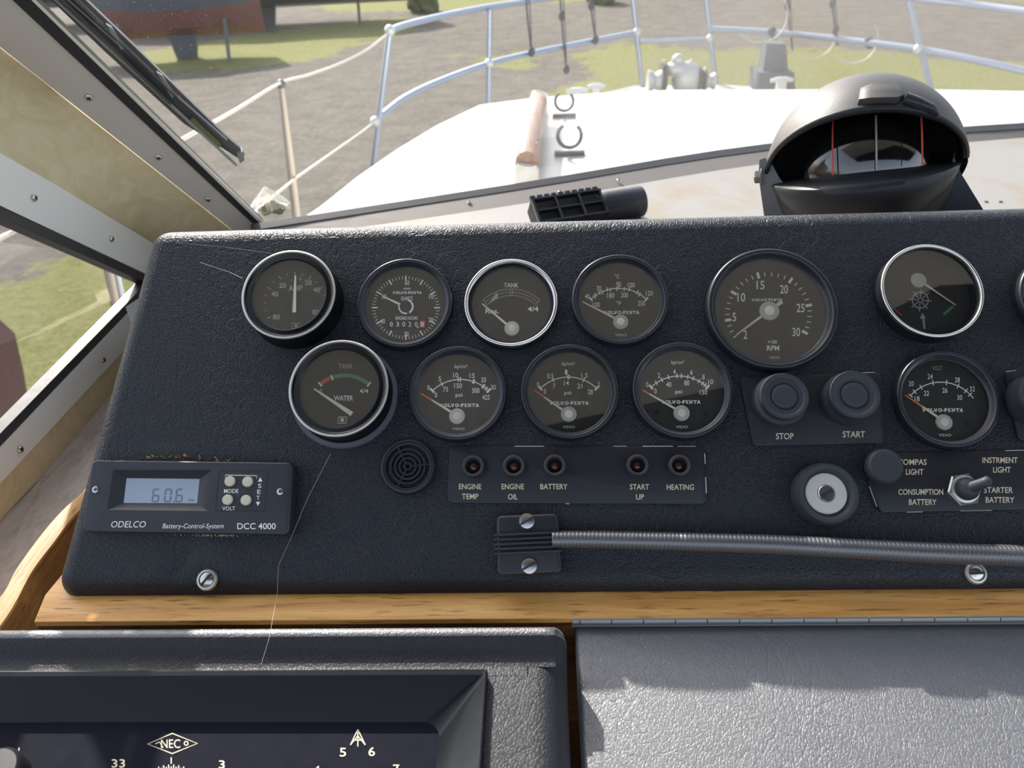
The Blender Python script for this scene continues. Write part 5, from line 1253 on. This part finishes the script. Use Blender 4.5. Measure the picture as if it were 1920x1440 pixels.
# dark windscreen reflections shaped as strands, and knots on the lower rail
for i, (x, y0, y1, d, kt) in enumerate(((985, -20, 100, 3.78, [97]), (1050, -10, 130, 3.95, [30, 130]), (1105, -20, 78, 4.08, [10, 74]), (1474, -20, 95, 4.05, [10]), (1558, -20, 85, 3.9, [5, 55]))):
    lb_ = ('dark cord hanging from the bow rail, %s' % ('leftmost of the row', 'second of the row with two knots', 'third of the row, left of the bow upright', 'right of the bow, above the grey post', 'rightmost, above the compass')[i])
    root = thing('hanging_cord', lb_, 'cord', T(*PY(x, y0, d)), 'cords on the bow rail'); bpy.context.view_layer.update()
    bm = bmesh.new(); tube(bm, smoothpath([PY(x, y0, d), PY(x+5, (y0+y1)/2, d), PY(x+12, y1, d)], 5), .005, 6); tube(bm, smoothpath([PY(x+6, y0, d), PY(x+10, (y0+y1)/2, d), PY(x+12, y1, d)], 5), .003, 6); W_obj('strand', bm, 'rope', root)
    for ky_ in kt:
        bm = bmesh.new(); bmesh.ops.create_icosphere(bm, subdivisions=2, radius=.018); bm.transform(T(*PY(x+12*(ky_-y0)/(y1-y0), ky_, d)) @ Matrix.Diagonal((.9, .9, 1.3, 1))); W_obj('knot', bm, 'rope', root, smooth=True)
for (x, y, d) in ((1447, 58, 4.08), (1628, 78, 3.78)):
    bm = bmesh.new(); bmesh.ops.create_icosphere(bm, subdivisions=2, radius=.022); bmesh.ops.create_icosphere(bm, subdivisions=2, radius=.015, matrix=T(.012, 0, -.02)); o = mesh_obj('rope_knot', bm, 'rope', None, T(*PY(x, y, d)), smooth=True)
    tag(o, 'dark rope knot on the lower bow rail, '+('above the grey post' if x < 1500 else 'above the compass hood'), 'knot', 'knots on the lower rail')
for i, (cx, cy, r0, d) in enumerate(((1425, 25, 52, 4.0), (1520, 60, 48, 3.9), (1600, 70, 46, 3.8))):  # loops shaped in place of pale reflections in the windscreen
    bm = bmesh.new(); tube(bm, [PY(cx+r0*math.sin(R(a)), cy-r0*1.05*math.cos(R(a)), d) for a in range(60, 235, 8)], [.0012+.003*math.sin(math.pi*k_/22) for k_ in range(22)], 6); o = mesh_obj('cord_loop', bm, 'clearcord', smooth=True)
    tag(o, 'pale loop of thin cord hanging by the bow rail, '+('left', 'middle', 'right')[i]+' of three above the compass', 'cord', 'pale cord loops')
# anchor windlass
wl = thing('anchor_windlass', 'pale grey anchor windlass on the foredeck between the bow uprights', 'windlass', T(*PY(1272, 178, 4.0))); bpy.context.view_layer.update()
k_ = 4.05/F
def PL(x, y, d=4.0): return PY(x, y, d)
def sph_(x, y, r, sx=1, sz=1, m_='galv', nm='cover', d=4.0):
    bm = bmesh.new(); bmesh.ops.create_uvsphere(bm, u_segments=20, v_segments=12, radius=r*k_*1.12); bm.transform(T(*PL(x, y, d)) @ Matrix.Diagonal((sx, sx*.8, sz, 1))); return W_obj(nm, bm, m_, wl, smooth=True)
sph_(1288, 150, 24, 1, 1.15); sph_(1272, 112, 10, 1, .9, nm='cap'); sph_(1268, 130, 17, 1.1, .7, nm='gear_case')
for (x0, x1, y, r0, m_, nm) in ((1214, 1242, 152, 17, 'galv', 'drum'), (1238, 1248, 148, 24, 'clip', 'chain_wheel'), (1310, 1322, 148, 19, 'clip', 'chain_wheel'), (1322, 1340, 152, 13, 'galv', 'drum')):
    bm = bmesh.new(); a, b = PL(x0, y), PL(x1, y); tube(bm, [a, a.lerp(b, .15), a.lerp(b, .5), a.lerp(b, .85), b], [r0*k_*1.1, r0*k_*1.1, r0*k_*.8, r0*k_*1.1, r0*k_*1.1], 20); W_obj(nm, bm, m_, wl, smooth=40)
bm = bmesh.new(); box(bm, -.22, .20, -.12, .12, -.09, .0); bm.transform(T(*PL(1275, 172))); W_obj('base', bm, 'galv', wl)
for x in (1245, 1296, 1262):
    bm = bmesh.new(); tube(bm, [PL(x, 140), PL(x-1, 112)], .008, 8); W_obj('lever', bm, 'galv', wl)
# fairlead / cleats
for (x, y, s, lb_) in ((1082, 176, 1, 'long pale mooring cleat on the port gunwale left of the windlass'), (1118, 168, .8, 'small pale fairlead on the port gunwale, nearer the windlass'), (1465, 156, 1, 'bright oval fairlead in front of the grey post')):
    P = PY(x, y, 3.7); root = thing('cleat', lb_, 'cleat', T(*P)); bm = bmesh.new(); tube(bm, [(-.05*s, 0, .012), (-.02*s, 0, .016), (.02*s, 0, .016), (.05*s, 0, .012)], [.008, .012, .012, .008], 10); mesh_obj('horn', bm, 'hull_white', root, smooth=True); bm = bmesh.new(); box(bm, -.02*s, .02*s, -.015, .015, -.06, .012); mesh_obj('foot', bm, 'galv', root)
# grey mooring post on the bow deck
root = thing('mooring_post', 'tapered dark grey mooring post on a square foot, right of the windlass', 'bollard', T(*PY(1455, 165, 3.9))); bpy.context.view_layer.update()
bm = bmesh.new(); prism(bm, [PY(x, y, 3.9) for x, y in ((1438, 82), (1474, 82), (1478, 137), (1430, 137))], V((0, .10, 0))); W_obj('post', bm, 'concrete', root)
bm = bmesh.new(); prism(bm, [PY(x, y, 3.86) for x, y in ((1424, 136), (1489, 136), (1492, 175), (1420, 175))], V((0, .18, 0))); W_obj('foot', bm, 'concrete', root)

# ================================================================== BEYOND: other boats, cradle post
def far_boat(name, label, P, L_, rz, hullm, topm, keel=True):
    root = thing(name, label, 'boat', T(*P) @ Matrix.Rotation(R(rz), 4, 'Z')); st = 14; rows = []; bm = bmesh.new()
    for i in range(st+1):
        t_ = i/st; x = (t_-.5)*L_; b_ = .16*L_*math.sin(math.pi*min(1, (1-t_)*.95+.08))**.7*(1 if t_ < .98 else .2); sh = .12*(2*t_-1)**2
        rows.append([bm.verts.new((x, s*b_*k_, z)) for s, k_, z in ((-1, 1, 1.75+sh), (-1, .95, 1.25+sh), (-1, .7, .8), (0, 0, .55), (1, .7, .8), (1, .95, 1.25+sh), (1, 1, 1.75+sh))])
    for a, b in zip(rows, rows[1:]):
        for k_ in range(6): bm.faces.new((a[k_], b[k_], b[k_+1], a[k_+1])).material_index = 1 if k_ in (0, 5) else 0
        bm.faces.new((a[6], b[6], b[0], a[0])).material_index = 1
    bm.faces.new(rows[0]); mesh_obj('hull', bm, [hullm, topm], root, smooth=40)
    bm = bmesh.new(); rslab(bm, [(-L_*.28, -.1*L_), (L_*.18, -.1*L_), (L_*.22, .1*L_), (-L_*.28, .1*L_)], .3, .15, 1.6, 2.2); mesh_obj('cabin', bm, 'hull_white', root, smooth=40)
    if keel:
        bm = bmesh.new(); prism(bm, [V((-.35, -.08, .7)), V((.45, -.08, .7)), V((.3, -.08, 0)), V((-.25, -.08, 0))], V((0, .16, 0))); mesh_obj('keel', bm, 'hull_blue', root)
    for x in (-L_*.3, L_*.3):
        bm = bmesh.new(); tube(bm, [(x, -1.1, 0), (x, -.6, 1.0)], .05, 8); mesh_obj('prop', bm, 'clip', root)
far_boat('red_hulled_boat', 'laid-up boat with dark red bottom on props, beyond the windscreen at upper left', gp(350, 108), 4.6, 8, 'hull_red', 'hull_blue')
far_boat('grey_hulled_boat', 'laid-up grey and white boat farther off, right of the red-bottomed one', gp(500, 48), 11, 6, 'hull_blue', 'hull_white')
far_boat('distant_boat', 'laid-up white boat at the top edge near the wiper', gp(230, 40), 9, 0, 'hull_blue', 'hull_white', False)
# rust-red cradle post seen through the side window
Pg = ax(20, 800, 2, -3.3); pl = Frame(Pg, V((.8, -.6, 0)), V((0, 0, 1)))
bm = bmesh.new(); pts = [(-90, 560), (-10, 590), (28, 625), (45, 700), (60, 790), (60, 860), (-90, 860)]
dn = V((0, 1, 0)); pts3 = [ax(x, y, 0, -2.6) for x, y in pts]; prism(bm, pts3, V((-.25, .0, 0)))
o = mesh_obj('cradle_post', bm, 'redpost'); tag(o, 'rust-red cradle arm outside the side window at the left edge', 'post')
# shrubs and posts near the horizon
for i, (x, y) in enumerate(((795, 22), (1130, 6))):
    P = gp(x, y); bm = bmesh.new(); bmesh.ops.create_icosphere(bm, subdivisions=3, radius=.55)
    for v in bm.verts: v.co *= .8+.4*random.random()
    o = mesh_obj('shrub', bm, 'moss', None, T(P.x, P.y, P.z+.3)); tag(o, 'low dark bush on the grass far off, '+('left' if i == 0 else 'right')+' of the two', 'bush')

# ================================================================== cobweb threads
def thread(pts, lb_, r=.00008):
    bm = bmesh.new(); tube(bm, pts, r, 5); o = mesh_obj('cobweb_thread', bm, 'thread'); tag(o, lb_, 'thread')
def pp(x, y, h): q = PF.uv(x, y, h); return PF.W(q.x, q.y, h)
thread([pp(620, 850, .004), pp(578, 932, .006), pp(545, 1010, .004), pp(522, 1060, .002), pp(520, 1112, .004), ax(505, 1195, 2, -.3125), ax(490, 1245, 2, -.316)], 'fine cobweb thread hanging from the water gauge down over the wooden strip', .00006)
thread([pp(375, 492, .0015), pp(430, 510, .004), pp(455, 522, .010)], 'fine cobweb thread left of the ammeter, lower of the two', .00009)
thread([pp(330, 455, .001), pp(420, 463, .002), pp(510, 475, .010)], 'fine cobweb thread above the ammeter, upper of the two', .00005)
